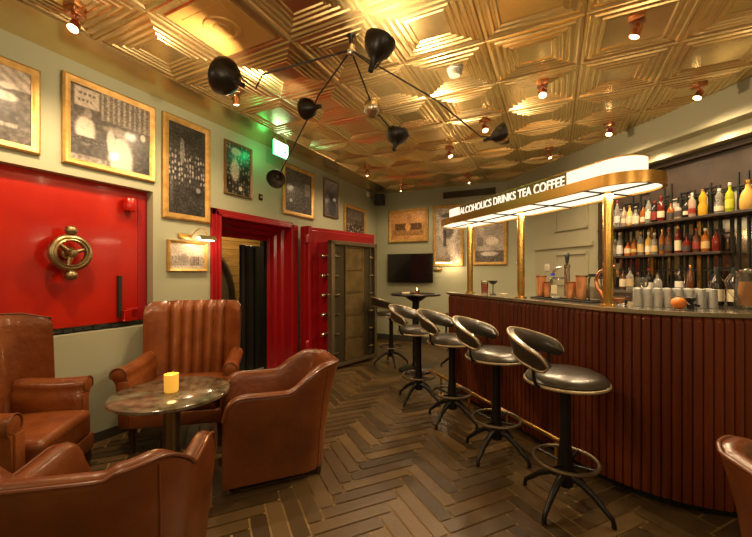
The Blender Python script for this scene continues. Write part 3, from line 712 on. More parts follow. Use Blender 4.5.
# ---- illuminated canopy on three poles
def canopy():
    P1 = Vector((.327, 2.875))
    o = thing('lit_bar_canopy', 'illuminated brass bar canopy with lit lettering standing on three brass poles', 'canopy', (P1.x, P1.y, BH), BRZ)
    # local: +x to the right along the bar, -y towards the room, z from the counter
    xr, xl = .10, -1.79
    def stad(r, n=18, dx=0.):
        return [(xr + dx + r * math.sin(a), -r * math.cos(a)) for a in [PI * k / n for k in range(n + 1)]] + [(xl - r * math.sin(a), r * math.cos(a)) for a in [PI * k / n for k in range(n + 1)]]
    def band(r0, r1, z0, z1):
        b = MB(); A = stad(r1); B = stad(r0)
        b.loops([[(x, y, z0) for x, y in A], [(x, y, z1) for x, y in A], [(x, y, z1) for x, y in B], [(x, y, z0) for x, y in B], [(x, y, z0) for x, y in A]], True, False)
        return b
    zb = 1.905 - BH
    band(.205, .23, zb, zb + .072).build('brass_band', 'brass', o)
    b = MB(); b.prism(stad(.206), zb + .012, zb + .02); b.build('underside_diffuser', 'diffu', o)
    b = MB(); b.prism(stad(.206), zb + .06, zb + .071); b.build('top_plate', 'brass', o)
    b = MB(); b.box(((xr + xl) / 2, 0, zb + .008), (xr - xl + .40, .007, .012))
    for x in (-1.46, -.98, -.50, -.02): b.box((x, 0, zb + .008), (.007, .41, .012))
    b.build('diffuser_bars', 'grid', o, smooth=0)
    b = MB(); b.prism(stad(.135), zb + .072, zb + .185); b.build('lit_drum', 'diff', o)
    b = MB(); b.prism(stad(.142), zb + .185, zb + .192); b.build('drum_lid', 'brass', o)
    x0, x1 = -1.60, -.21
    b = MB(); b.box(((x0 + x1) / 2, -.141, zb + .1285), (x1 - x0, .008, .113)); b.build('sign_face', 'signface', o, smooth=0)
    cu = bpy.data.curves.new('lettering', 'FONT'); cu.body = 'ALCOHOLICS DRINKS TEA COFFEE'; cu.size = .118; cu.extrude = .002; cu.offset = .0012; cu.align_x = 'LEFT'
    t = bpy.data.objects.new('tmp', cu); C.objects.link(t); bpy.context.view_layer.update()
    me = bpy.data.meshes.new_from_object(t.evaluated_get(bpy.context.evaluated_depsgraph_get())); bpy.data.objects.remove(t)
    xs = [v.co.x for v in me.vertices]; ys = [v.co.y for v in me.vertices]; kx = (x1 - x0 - .02) / (max(xs) - min(xs)); ky = .074 / (max(ys) - min(ys))
    for v in me.vertices:
        x, y, z = v.co; v.co = (x0 + .01 + (x - min(xs)) * kx, -.147 - z, zb + .0915 + (y - min(ys)) * ky)
    me.materials.clear(); me.materials.append(M['letter']); tx = bpy.data.objects.new('lettering', me); C.objects.link(tx); tx.parent = o
    for x in (0, -.83, -1.62):
        b = MB(); b.lathe([(0, 0), (.05, 0), (.05, .008), (.031, .014), (.031, zb + .012), (0, zb + .012)], 24, (x, 0, 0)); b.build('pole', 'brasspole', o)
    p = P1
    for x in (-1.5, -.7, .1):
        q = P1 + Vector((math.cos(BRZ), math.sin(BRZ))) * x
        lamp('AREA', 'canopy_light', (q.x, q.y, 1.90), 11, (1, .74, .42), .3)
canopy()

# ------------------------------------------------------------------ items on the bar
def glass_thing(name, label, cat, xy, parts, group=None, z=BH + .002, rz=0.):
    o = thing(name, label, cat, (xy[0], xy[1], z), rz, group)
    for nm, prof, m in parts:
        b = MB(); b.lathe(prof, 20); b.build(nm, m, o)
    return o
glass_thing('drink_glass', 'tall glass of red-orange drink with pale foam on the bar by the farthest pole', 'drink', (-.655, 3.91), [('tumbler', [(0, 0), (.032, 0), (.038, .14), (.035, .14), (.030, .008), (0, .008)], 'glass'), ('drink', [(0, .01), (.029, .01), (.033, .105), (0, .105)], mat('red drink', (.9, .12, .05), .2)), ('foam', [(0, .105), (.033, .105), (.035, .13), (0, .132)], 'cream')])
glass_thing('coupe_glass', 'dark coupe glass on a stem beside the red-orange drink', 'glass', (-.557, 3.814), [('bowl', [(0, .10), (.02, .105), (.042, .125), (.045, .14), (.042, .14), (.02, .112), (0, .108)], 'black'), ('stem', [(0, 0), (.032, 0), (.03, .006), (.005, .012), (.005, .10), (0, .1)], 'blackm')])
glass_thing('tea_light', 'small low white tea light on the bar near the coupe glass', 'candle', (-.43, 3.62), [('cup', [(0, 0), (.03, 0), (.033, .022), (.029, .022), (.026, .006), (0, .006)], 'cream'), ('wax', [(0, .006), (.026, .006), (.026, .016), (0, .017)], 'wax')])
o = thing('bar_mat', 'long black rubber bar mat lying on the counter under the glassware', 'bar mat', (.085, 3.31, BH + .001), BRZ)
b = MB(); b.rbox((0, 0, .005), (.62, .16, .010), .004, 2); b.build('mat_base', 'mat', o)
b = MB()
for k in range(30): b.box((-.29 + k * .020, 0, .011), (.006, .14, .004))
b.build('rib', 'mat', o, smooth=0)
Z2 = BH + .0155
COP = mat('copper glass', (.85, .40, .19), .28, .7)
def beaker(label, xy, h, r=.045):
    return glass_thing('copper_beaker', label, 'beaker', xy, [('cup', [(0, 0), (r * .8, 0), (r * .85, .004), (r, h), (r * .94, h), (r * .8, .008), (0, .008)], COP), ('rim', [(r * .94, h - .001), (r * .95, h + .006), (r * 1.05, h + .006), (r * 1.05, h - .006), (r, h - .006)], 'copper')], 'copper cocktail beakers', Z2)
beaker('tall copper beaker at the left end of the bar mat', (-.10, 3.475), .175, .04)
beaker('short copper beaker beside the left tall beaker on the bar mat', (-.045, 3.40), .125, .036)
beaker('short copper beaker right of the square clear jug on the bar mat', (.12, 3.255), .13, .036)
beaker('tall copper beaker standing near the nearest brass pole', (.19, 3.20), .18, .04)
o = thing('clear_jug', 'square clear glass jug between the two pairs of copper beakers', 'jug', (.035, 3.335, Z2), BRZ)
b = MB(); b.rbox((0, 0, .08), (.10, .10, .16), .012, 3); b.build('body', 'glass', o); b = MB(); b.rbox((0, -.051, .07), (.06, .003, .07), .001, 1); b.build('label_patch', 'cream', o); b = MB(); b.rbox((0, 0, .165), (.07, .07, .012), .004, 2); b.build('lid', 'chrome', o)
glass_thing('storage_jar', 'clear jar with a black lid beside the nearest brass pole', 'jar', (.28, 3.20), [('body', [(0, 0), (.042, 0), (.045, .01), (.045, .16), (.036, .175), (0, .176)], 'glass'), ('lid', [(0, .176), (.047, .176), (.047, .198), (0, .2)], 'black'), ('contents', [(0, .01), (.04, .01), (.04, .10), (0, .1)], 'cream')], None, Z2)
o = thing('beer_tap', 'chrome swan-neck beer tap with a black upright handle behind the beakers', 'tap', (.10, 3.50, BH + .001), BRZ)
b = MB(); b.lathe([(0, 0), (.04, 0), (.04, .01), (.024, .02), (.022, .26), (.026, .27), (.026, .29), (0, .3)], 20); b.build('column', 'chrome', o)
b = MB(); b.tube([(0, 0, .275), (-.05, -.0, .272), (-.10, -.0, .262), (-.14, 0, .235), (-.15, 0, .20)], .012, 10); b.build('spout', 'chrome', o)
b = MB(); b.lathe([(0, .0), (.012, 0), (.018, .05), (.022, .075), (.014, .09), (0, .092)], 14, (0, 0, .30)); b.build('handle', 'black', o)
b = MB(); b.lathe([(0, -.012), (.02, -.01), (.02, .01), (0, .012)], 14, (-.155, 0, .205)); b.build('badge', mat('blue badge', (.03, .05, .5), .3), o)
o = thing('swan_neck_tap', 'curved copper swan-neck tap arching beside the nearest brass pole', 'tap', (.335, 3.06, BH + .001), BRZ)
b = MB(); b.lathe([(0, 0), (.032, 0), (.032, .012), (.018, .02), (0, .02)], 18); b.build('base', 'chrome', o)
b = MB(); b.tube([(0, 0, .01), (-.02, 0, .05), (-.065, 0, .11), (-.08, 0, .17), (-.05, 0, .225), (.0, 0, .25), (.07, 0, .265)], [.018, .02, .017, .013, .012, .012, .012], 12); b.build('neck', 'copper', o)
b = MB(); b.lathe([(0, -.02), (.016, -.018), (.018, .02), (0, .022)], 14, (.085, 0, .265)); b.tube([(.085, 0, .25), (.09, 0, .19)], .01, 8); b.build('nozzle', 'chrome', o)
glass_thing('fruit_bowl', 'wide low bowl of orange liquid beside the nearest brass pole', 'bowl', (.395, 2.985), [('bowl', [(0, 0), (.05, 0), (.06, .01), (.062, .055), (.058, .055), (.054, .012), (0, .01)], 'glass'), ('contents', [(0, .01), (.053, .012), (.057, .042), (0, .045)], 'orange')])
glass_thing('wine_glass', 'tall empty stemmed wine glass standing behind the rows of tumblers', 'glass', (.565, 3.17), [('bowl', [(.008, .09), (.03, .105), (.042, .14), (.036, .185), (.034, .185), (.04, .14), (.028, .11), (0, .095)], 'glass'), ('stem', [(0, 0), (.035, 0), (.034, .004), (.005, .01), (.005, .09), (0, .09)], 'glass')])
# rows of upturned tumblers
tum = None
for r_ in range(3):
    for k in range(8):
        s = 2.0 + k * .092 + (r_ % 2) * .03; i = .26 + r_ * .085
        ang = (s - 1.783)
        x, y = bp(s, .26 + r_ * .0)
        x = .495 + k * .055 + r_ * .012; y = 2.90 + k * .003 + r_ * .078
        if k > 8 and r_ < 1: continue
        if tum is None:
            tum = thing('tumbler', 'clear tumbler upturned in tight rows on the bar counter', 'glass', (x, y, BH + .002), 0, 'upturned tumblers on the bar')
            b = MB(); b.lathe([(.0245, 0), (.0265, 0), (.023, .115), (0, .119), (0, .105), (.0195, .103), (.0245, 0)], 16); b.build('glass_wall', 'tglass', tum)
        else:
            t = copy_tree(tum); t.location = (x, y, BH + .002)
o = thing('orange_fruit', 'round orange on the front of the bar before the tumblers', 'fruit', (.672, 2.75, BH + .002))
b = MB(); b.lathe([(0, 0), (.018, .003), (.032, .016), (.038, .036), (.033, .056), (.018, .069), (0, .072)], 20); b.build('orange', mat('orange peel', (.72, .2, .03), .4, bump=(120, .3, .002)), o)
b = MB(); b.lathe([(0, .07), (.004, .07), (.003, .078), (0, .078)], 8); b.build('stem', 'darkleg', o)
o = thing('black_stopper', 'small black knobbed bottle stopper lying right of the orange', 'stopper', (.732, 2.765, BH + .002), .4)
b = MB(); b.lathe([(0, 0), (.018, 0), (.02, .03), (.012, .04), (.024, .055), (.024, .07), (0, .08)], 16); b.build('knob', 'black', o); b = MB(); b.tube([(.01, 0, .03), (.05, 0, .02)], .008, 8); b.build('lever', 'blackm', o)
for k, (x, y, lab) in enumerate(((.98, 3.18, 'dark wine bottle with white label at the right of the tumblers'), (1.065, 3.17, 'dark wine bottle with white label next to the glass pitcher'))):
    glass_thing('wine_bottle', lab, 'bottle', (x, y), [('bottle', [(0, 0), (.034, 0), (.037, .01), (.037, .14), (.03, .17), (.013, .20), (.013, .25), (0, .25)], mat('dark bottle', (.015, .012, .01), .12)), ('label_band', [(.0375, .03), (.0378, .03), (.0378, .11), (.0375, .11)], 'cream'), ('cap', [(.0135, .21), (.015, .21), (.015, .252), (0, .254)], 'black')])
o = thing('glass_pitcher', 'glass pitcher of amber drink with a curved handle near the right photo edge', 'pitcher', (1.06, 2.99, BH + .002), R(200))
b = MB(); b.lathe([(0, 0), (.05, 0), (.058, .02), (.055, .12), (.046, .19), (.05, .22), (.047, .22), (.043, .19), (.051, .12), (.05, .02), (0, .012)], 24); b.build('jug_body', 'glass', o)
b = MB(); b.lathe([(0, .013), (.048, .02), (.05, .12), (.045, .165), (0, .167)], 24); b.build('drink', 'amber', o)
b = MB(); b.tube([(.05, 0, .20), (.09, 0, .205), (.115, 0, .17), (.10, 0, .11), (.058, 0, .06)], .008, 8); b.build('handle', 'glass', o)
b = MB(); b.lathe([(0, .22), (.05, .22), (.05, .23), (.02, .24), (0, .25)], 20); b.build('lid', 'chrome', o)

# ------------------------------------------------------------------ back bar
o = thing('back_bar', 'dark wooden back bar with antique mirror, stepped lattice and two bottle shelves', 'back bar', wallpt(1.39, .002, 0), WRZ)
LBB = 2.7                                    # local x along the wall, -y to the room
b = MB(); b.box((LBB / 2, -.02, 2.37), (LBB, .04, .40)); b.box((.03, -.05, 1.3), (.06, .10, 2.54)); b.box((LBB / 2, -.05, 2.555), (LBB, .10, .05)); b.box((LBB / 2, -.012, .9), (LBB, .02, 1.8)); b.build('carcass', 'darkwood', o, smooth=0, bevel=.004)
b = MB(); b.box((LBB / 2 + .03, -.028, 1.72), (LBB - .06, .012, 1.0)); b.build('mirror_glass', 'mirror', o, smooth=0)
b = MB()
rr = random.Random(5)
x = .10; tops = [2.22, 2.22, 2.26, 2.22, 2.18, 2.30, 2.30, 2.22, 2.14, 2.22, 2.34, 2.34, 2.22, 2.2]
k = 0
while x < LBB - .05:
    zt = tops[k % len(tops)]
    b.box((x, -.045, (1.15 + zt) / 2), (.014, .016, zt - 1.15)); 
    if k % 3 == 0: b.box((x + .05, -.045, zt - .006), (.11, .016, .012))
    if k % 4 == 1: b.box((x + .05, -.045, zt - .10), (.10, .016, .012)); b.box((x + .05, -.045, 1.75), (.10, .016, .012))
    if k % 5 == 2: b.box((x + .05, -.045, 1.42), (.12, .016, .012)); b.box((x + .03, -.045, 2.06), (.07, .016, .012))
    x += .055 + .02 * (k % 3); k += 1
b.box((LBB / 2, -.045, 1.40), (LBB - .1, .016, .014)); b.box((LBB / 2, -.045, 2.15), (LBB - .1, .014, .010))
b.build('lattice', 'black', o, smooth=0)
FM = mat('painted mirror reflections', (.42, .42, .34), .35)  # pale strips painting bright reflections onto the mirror between the lattice bars
for x_, z0_, z1_ in ((.16, 1.95, 2.19), (.30, 1.95, 2.20), (.47, 1.96, 2.2), (.60, 1.98, 2.22), (.78, 1.95, 2.24), (.93, 1.95, 2.2), (1.10, 1.95, 2.22), (1.22, 1.95, 2.27), (1.46, 1.95, 2.14), (1.62, 1.95, 2.2), (1.77, 1.95, 2.3), (1.95, 1.6, 2.2), (2.15, 1.7, 2.2), (2.36, 1.5, 2.2)):
    b = MB(); b.box((x_, -.036, (z0_ + z1_) / 2), (.055, .004, z1_ - z0_)); b.build('pale_reflection', FM, o, smooth=0)
for z in (1.91, 1.56):
    b = MB(); ln = LBB - .14 if z > 1.7 else 1.35; b.box((ln / 2 + .14, -.14, z), (ln, .20, .022)); b.box((ln / 2 + .14, -.243, z), (ln, .008, .026)); b.build('shelf', 'darkwood', o, smooth=0, bevel=.003)
for x in (.72, 1.20, 1.95, 2.5):
    b = MB(); b.box((x, -.07, 1.53), (.03, .03, .72)); b.build('brass_upright', 'brasspole', o, smooth=0)
b = MB(); b.box((LBB / 2, -.25, 1.0), (LBB, .48, .30)); b.build('base_cabinet', 'darkwood', o, smooth=0); b = MB(); b.box((LBB / 2, -.25, 1.165), (LBB, .50, .03)); b.build('worktop', 'bartop', o, smooth=0)
b = MB(); b.box((LBB / 2, -.25, .425), (LBB, .46, .85)); b.build('lower_cabinet', 'darkwood', o, smooth=0)

BOT = {}
def botmat(key, col, tr=.45, r=.08):
    if key not in BOT: BOT[key] = mat('bottle ' + key, col, r, trans=tr)
    return BOT[key]
COL = {'clear': ((.72, .70, .60), .7), 'amber': ((.55, .17, .03), .45), 'red': ((.24, .025, .012), .4), 'green': ((.03, .16, .05), .4), 'lime': ((.50, .55, .03), .2), 'yellow': ((.75, .42, .03), .2),
       'pink': ((.62, .46, .34), .4), 'brown': ((.14, .05, .02), .3), 'blue': ((.35, .40, .45), .5), 'gold': ((.80, .50, .12), .1), 'orange': ((.75, .20, .03), .3), 'dark': ((.02, .018, .015), .1)}
SH = {'straight': lambda h, r: [(0, 0), (r * .92, 0), (r, .006), (r, h * .58), (r * .9, h * .65), (r * .36, h * .76), (r * .32, h * .93), (r * .38, h * .935), (r * .38, h * .96), (0, h * .96)],
      'squat': lambda h, r: [(0, 0), (r * .95, 0), (r * 1.1, .01), (r * 1.12, h * .45), (r * .8, h * .6), (r * .34, h * .68), (r * .32, h * .92), (0, h * .92)],
      'tall': lambda h, r: [(0, 0), (r * .8, 0), (r * .85, .006), (r * .85, h * .62), (r * .6, h * .72), (r * .3, h * .82), (r * .28, h * .95), (0, h * .95)],
      'decanter': lambda h, r: [(0, 0), (r * 1.1, 0), (r * 1.35, .02), (r * 1.38, h * .28), (r * 1.1, h * .45), (r * .5, h * .58), (r * .4, h * .72), (r * .5, h * .76), (0, h * .76)],
      'figure': lambda h, r: [(0, 0), (r, 0), (r * 1.15, h * .1), (r * 1.2, h * .35), (r * .8, h * .5), (r * 1.0, h * .58), (r * .95, h * .72), (r * .5, h * .82), (r * .4, h * .94), (0, h * .94)]}
LR = random.Random(21); LAB = ['cream', 'white', mat('tan label', (.5, .36, .18), .6), mat('dark label', (.06, .05, .04), .5), mat('gold label', (.6, .42, .16), .45), 'cream']
ORD = ['first', 'second', 'third', 'fourth', 'fifth', 'sixth', 'seventh', 'eighth', 'ninth', 'tenth', 'eleventh', 'twelfth', 'thirteenth', 'fourteenth', 'fifteenth', 'sixteenth', 'seventeenth', 'eighteenth', 'nineteenth', 'twentieth', 'twenty-first', 'twenty-second', 'twenty-third', 'twenty-fourth', 'twenty-fifth']
def bottle(x, off, z, col, shape, h, r, capc, labelled, text, group):
    p = wallpt(1.39 + x, off, z)
    o = thing('liquor_bottle', text, 'bottle', p, WRZ, group)
    b = MB(); pr = SH[shape](h, r); b.lathe(pr, 16); b.build('bottle_glass', botmat(col, *COL[col]), o)
    rb = max(q[0] for q in pr)
    if 'pale-labelled' in text: labelled = 'white'
    elif labelled == 'cream' and 'cream-labelled' not in text: labelled = LAB[LR.randrange(len(LAB))]
    if labelled:
        z0, z1 = (h * LR.uniform(.08, .18), h * LR.uniform(.34, .50)) if shape != 'figure' else (h * .12, h * .3)
        rr_ = rb * (1.02 if shape in ('straight', 'squat') else .99)
        if shape == 'tall': rr_ = r * .87
        b = MB(); b.lathe([(rr_, z0), (rr_ + .0012, z0 + .001), (rr_ + .0012, z1), (rr_, z1 + .001)], 16); b.build('label_band', labelled, o)
    zt = pr[-1][1]; rc = pr[-2][0]
    b = MB(); b.lathe([(rc * 1.05, zt - h * .07), (rc * 1.12, zt - h * .06), (rc * 1.12, zt + h * .03), (rc * .9, zt + h * .04), (0, zt + h * .042)], 14); b.build('bottle_cap', capc, o)
REDC = mat('red cap', (.25, .025, .015), .4); GOLDC = 'brass'; BLUEL = mat('blue label', (.25, .3, .4), .5)
top = [('clear', 'straight', .30, 'chrome', BLUEL, 'tall clear gin'), ('clear', 'squat', .19, 'white', 'cream', 'squat clear pale-labelled'), ('clear', 'tall', .34, REDC, 'cream', 'tall clear red-capped'), ('pink', 'straight', .27, 'black', 'cream', 'pink cream-labelled'),
       ('gold', 'straight', .25, GOLDC, 'cream', 'golden cream-labelled'), ('clear', 'squat', .22, 'black', 'cream', 'squat cream-labelled'), ('amber', 'straight', .23, 'black', 'cream', 'amber cream-labelled'), ('clear', 'tall', .30, 'black', 'cream', 'slim clear-glass'), ('dark', 'straight', .24, REDC, REDC, 'dark red-labelled'), ('red', 'straight', .28, REDC, 'cream', 'red cream-labelled'),
       ('amber', 'squat', .22, 'black', 'cream', 'squat amber'), ('pink', 'squat', .2, 'black', 'cream', 'short pink'), ('dark', 'straight', .22, 'black', 'cream', 'black cream-labelled'), ('pink', 'tall', .25, 'white', REDC, 'slim pink'),
       ('yellow', 'figure', .27, GOLDC, None, 'bright yellow waisted'), ('clear', 'figure', .25, 'white', 'cream', 'pale waisted'), ('lime', 'straight', .27, 'white', 'lime' and botmat('limelabel', (.55, .6, .05), 0, .5), 'lime green'), ('gold', 'decanter', .33, GOLDC, None, 'big round golden'), ('blue', 'straight', .30, 'black', BLUEL, 'blue-grey'), ('amber', 'straight', .28, 'black', 'cream', 'amber square-shouldered')]
x = .155; rr = random.Random(11)
for k, (col, shp, h, cap, lb, desc) in enumerate(top):
    r = .0315 if shp != 'tall' else .035
    w = .0735 if shp in ('straight', 'tall') else .0815
    if k >= 14: w += .026
    if shp == 'decanter': w = .15; r = .042
    x += w / 2
    bottle(x, .12 + rr.uniform(0, .05), 1.9255, col, shp, h, r, cap, lb, f'{desc} bottle, {ORD[k]} from the left on the upper back-bar shelf', 'bottles on the upper shelf')
    x += w / 2 + (.001 if k < 14 else .01)
low = [('green', 'straight', .23, 'black', 'cream', 'green cream-labelled'), ('clear', 'squat', .22, 'white', None, 'squat clear'), ('clear', 'straight', .29, 'cream', 'cream', 'tall pale-labelled'), ('orange', 'squat', .19, 'black', 'orange' and 'cream', 'squat orange'), ('amber', 'straight', .22, 'black', 'cream', 'amber'), ('clear', 'straight', .27, GOLDC, 'cream', 'clear gold-capped'), ('gold', 'straight', .26, 'white', 'cream', 'golden pale-capped'),
       ('clear', 'straight', .24, 'white', 'cream', 'clear white-capped'), ('amber', 'tall', .27, GOLDC, 'cream', 'slim gold-capped amber'), ('brown', 'straight', .26, REDC, 'cream', 'brown red-capped'), ('red', 'tall', .29, GOLDC, 'cream', 'slim red'), ('red', 'squat', .2, 'black', 'cream', 'squat red'), ('brown', 'straight', .24, REDC, REDC, 'brown red-labelled'), ('amber', 'straight', .23, 'white', 'cream', 'amber white-capped'), ('red', 'straight', .21, 'black', None, 'plain dark red')]
x = .15
for k, (col, shp, h, cap, lb, desc) in enumerate(low):
    w = .080 if shp != 'squat' else .088
    x += w / 2
    bottle(x, .12 + rr.uniform(0, .05), 1.5755, col, shp, h, .0325, cap, lb, f'{desc} bottle, {ORD[k]} from the left on the lower back-bar shelf', 'bottles on the lower shelf')
    x += w / 2 + .004
cnt = [('dark', 'straight', .25, 'black', 'cream', 'dark'), ('clear', 'squat', .2, 'white', None, 'squat clear'), ('brown', 'straight', .24, 'black', 'cream', 'brown'), ('clear', 'straight', .25, 'chrome', 'cream', 'clear'), ('dark', 'straight', .24, REDC, 'cream', 'dark red-capped'), ('clear', 'squat', .2, 'chrome', None, 'squat plain'), ('dark', 'straight', .26, 'black', 'cream', 'dark tall'), ('brown', 'tall', .27, GOLDC, None, 'slim brown'), ('dark', 'straight', .25, 'black', 'cream', 'dark pale-labelled')]
for k, (col, shp, h, cap, lb, desc) in enumerate(cnt):
    xx = .14 + k * .16
    if any(abs(xx - q) < .0 for q in (.72,)): continue
    bottle(xx, .20 + .08 * (k % 2), 1.1815, col, shp, h, .036, cap, lb, f'{desc} bottle, {ORD[k]} from the left on the worktop under the shelves', 'bottles on the back worktop')

# ------------------------------------------------------------------ bar stools
def stool_proto():
    o = thing('bar_stool', '', 'bar stool', (0, 0, 0), 0, 'black leather bar stools')
    b = MB(); b.lathe([(0, .795), (.10, .797), (.165, .79), (.205, .773), (.222, .748), (.218, .728), (.205, .72), (0, .72)], 36, mx=Matrix.Diagonal((1, 1, 1, 1))); seat = b.build('seat', 'blackl', o)
    b = MB(); b.tube([(.221 * math.cos(2 * PI * k / 36), .221 * math.sin(2 * PI * k / 36), .731) for k in range(36)], .010, 8, True); b.build('seat_rim', 'rim', seat)
    n = 40; rows = []; top, bot = [], []
    for k in range(n + 1):
        f = -80 + 160 * k / n; a = R(90 + f); q = abs(f) / 80
        zt = 1.015 - .115 * q ** 1.6; zb = .885 - .07 * q ** 1.4
        if q > .84:
            e = (q - .84) / .16; mid = (zt + zb) / 2; kx = math.sqrt(max(.02, 1 - e * e)); zt = mid + (zt - mid) * kx; zb = mid + (zb - mid) * kx
        lean = .04
        def P(r, z): 
            rr_ = r + lean * (z - .80) / .17
            return (rr_ * math.cos(a), rr_ * math.sin(a), z)
        ro, ri = .272, .222; m_ = (zt + zb) / 2; hh = (zt - zb)
        rows.append([P(ro - .006, zb), P(ro, zb + .02 * min(1, hh / .1)), P(ro, m_), P(ro, zt - .02 * min(1, hh / .1)), P(ro - .008, zt), P(ri + .012, zt), P(ri - .004, zt - .025 * min(1, hh / .1)), P(ri - .012, m_), P(ri - .002, zb + .02 * min(1, hh / .1)), P(ri + .01, zb)])
        top.append(P(ro - .002, zt)); bot.append(P(ro - .002, zb))
    b = MB(); b.loops(rows); back = b.build('backrest', 'blackl', o)
    b = MB(); b.tube(top + bot[::-1], .0075, 8, True); b.build('back_piping', 'rim', back)
    for sx in (-1, 1):
        b = MB(); a = R(90 + sx * 62); pts = [(r * math.cos(a), r * math.sin(a), z) for r, z in ((.222, .73), (.25, .74), (.268, .78), (.275, .86))]
        b.tube(pts, .010, 8); b.build('back_bracket', 'blackm', o)
    b = MB(); b.lathe([(0, .72), (.11, .72), (.11, .71), (.04, .69), (.030, .65), (.030, .40), (.042, .24), (.048, .17), (.04, .12), (.0, .11)], 24); b.build('column', 'blackm', o)
    b = MB(); b.tube([(.172 * math.cos(2 * PI * k / 40), .172 * math.sin(2 * PI * k / 40), .27) for k in range(40)], .011, 8, True); ring = b.build('foot_ring', 'ringm', o)
    b = MB()
    for k in range(4): a = R(73 + 90 * k); b.tube([(.035 * math.cos(a), .035 * math.sin(a), .25), (.172 * math.cos(a), .172 * math.sin(a), .27)], .008, 8)
    b.build('ring_spoke', 'blackm', ring)
    for k in range(4):
        a = R(73 + 90 * k); b = MB(); c_, s_ = math.cos(a), math.sin(a)
        pts = [(.03, .18), (.09, .165), (.16, .12), (.22, .065), (.245, .045), (.252, .02), (.252, .006)]
        b.tube([(r * c_, r * s_, z) for r, z in pts], [.022, .020, .017, .014, .013, .012, .014], 10); b.build('leg', 'blackm', o)
    return o
st = stool_proto()
stools = [(.06, 2.39, .99, -.15, 'nearest black leather bar stool at the counter with pale rim and low curved back'),
          (-.39, 2.83, .995, -.08, 'black leather bar stool at the counter, second from the camera'),
          (-.84, 3.277, 1, -.02, 'black leather bar stool at the counter, third from the camera'),
          (-1.30, 3.66, 1, .03, 'black leather bar stool at the far end of the counter'),
          (-2.18, 4.92, .6, .8, 'black leather stool left of the high round table under the television'),
          (-1.22, 5.12, -.9, -.3, 'black leather stool right of the high round table, half hidden by the bar end')]
for i, (x, y, fx, fy, lab) in enumerate(stools):
    o = st if i == 0 else copy_tree(st)
    o.location = (x, y, .0055); o.rotation_euler = (0, 0, face_rz(fx, fy)); o['label'] = lab
# high table
o = thing('high_table', 'round black high bar table with a candle, below the television', 'table', (-1.74, 4.78, .0055))
b = MB(); b.lathe([(0, 1.075), (.345, 1.075), (.355, 1.065), (.345, 1.05), (.15, 1.045), (.10, 1.02), (.0, 1.02)], 36); b.build('table_top', 'blackm', o)
b = MB(); b.lathe([(.0, 1.03), (.15, 1.03), (.10, .99), (.05, .96), (.045, .10), (0, .10)], 20); b.build('column', 'blackm', o)
b = MB(); b.lathe([(0, 0), (.24, 0), (.24, .02), (.06, .06), (.045, .12), (0, .12)], 28); b.build('base', 'blackm', o)
o = glass_thing('votive_candle', 'small lit votive candle on the high table under the television', 'candle', (-1.70, 4.72), [('cup', [(0, 0), (.034, 0), (.038, .05), (.034, .05), (.03, .008), (0, .008)], 'copper'), ('wax', [(0, .008), (.03, .008), (.03, .045), (0, .047)], 'wax'), ('flame', [(0, .047), (.006, .055), (.004, .07), (0, .082)], 'flame')], None, 1.083)
lamp('POINT', 'candle_glow', (-1.70, 4.72, 1.20), .8, (1, .5, .15), .02)
o = thing('napkin', 'pale folded napkin beside the votive candle on the high table', 'napkin', (-1.86, 4.70, 1.0815), .4)
b = MB(); b.rbox((0, 0, .008), (.11, .08, .014), .004, 2); b.build('folded_sheet', 'cream', o); b = MB(); b.rbox((.005, .0, .017), (.10, .07, .006), .002, 2); b.build('top_fold', 'cream', o)

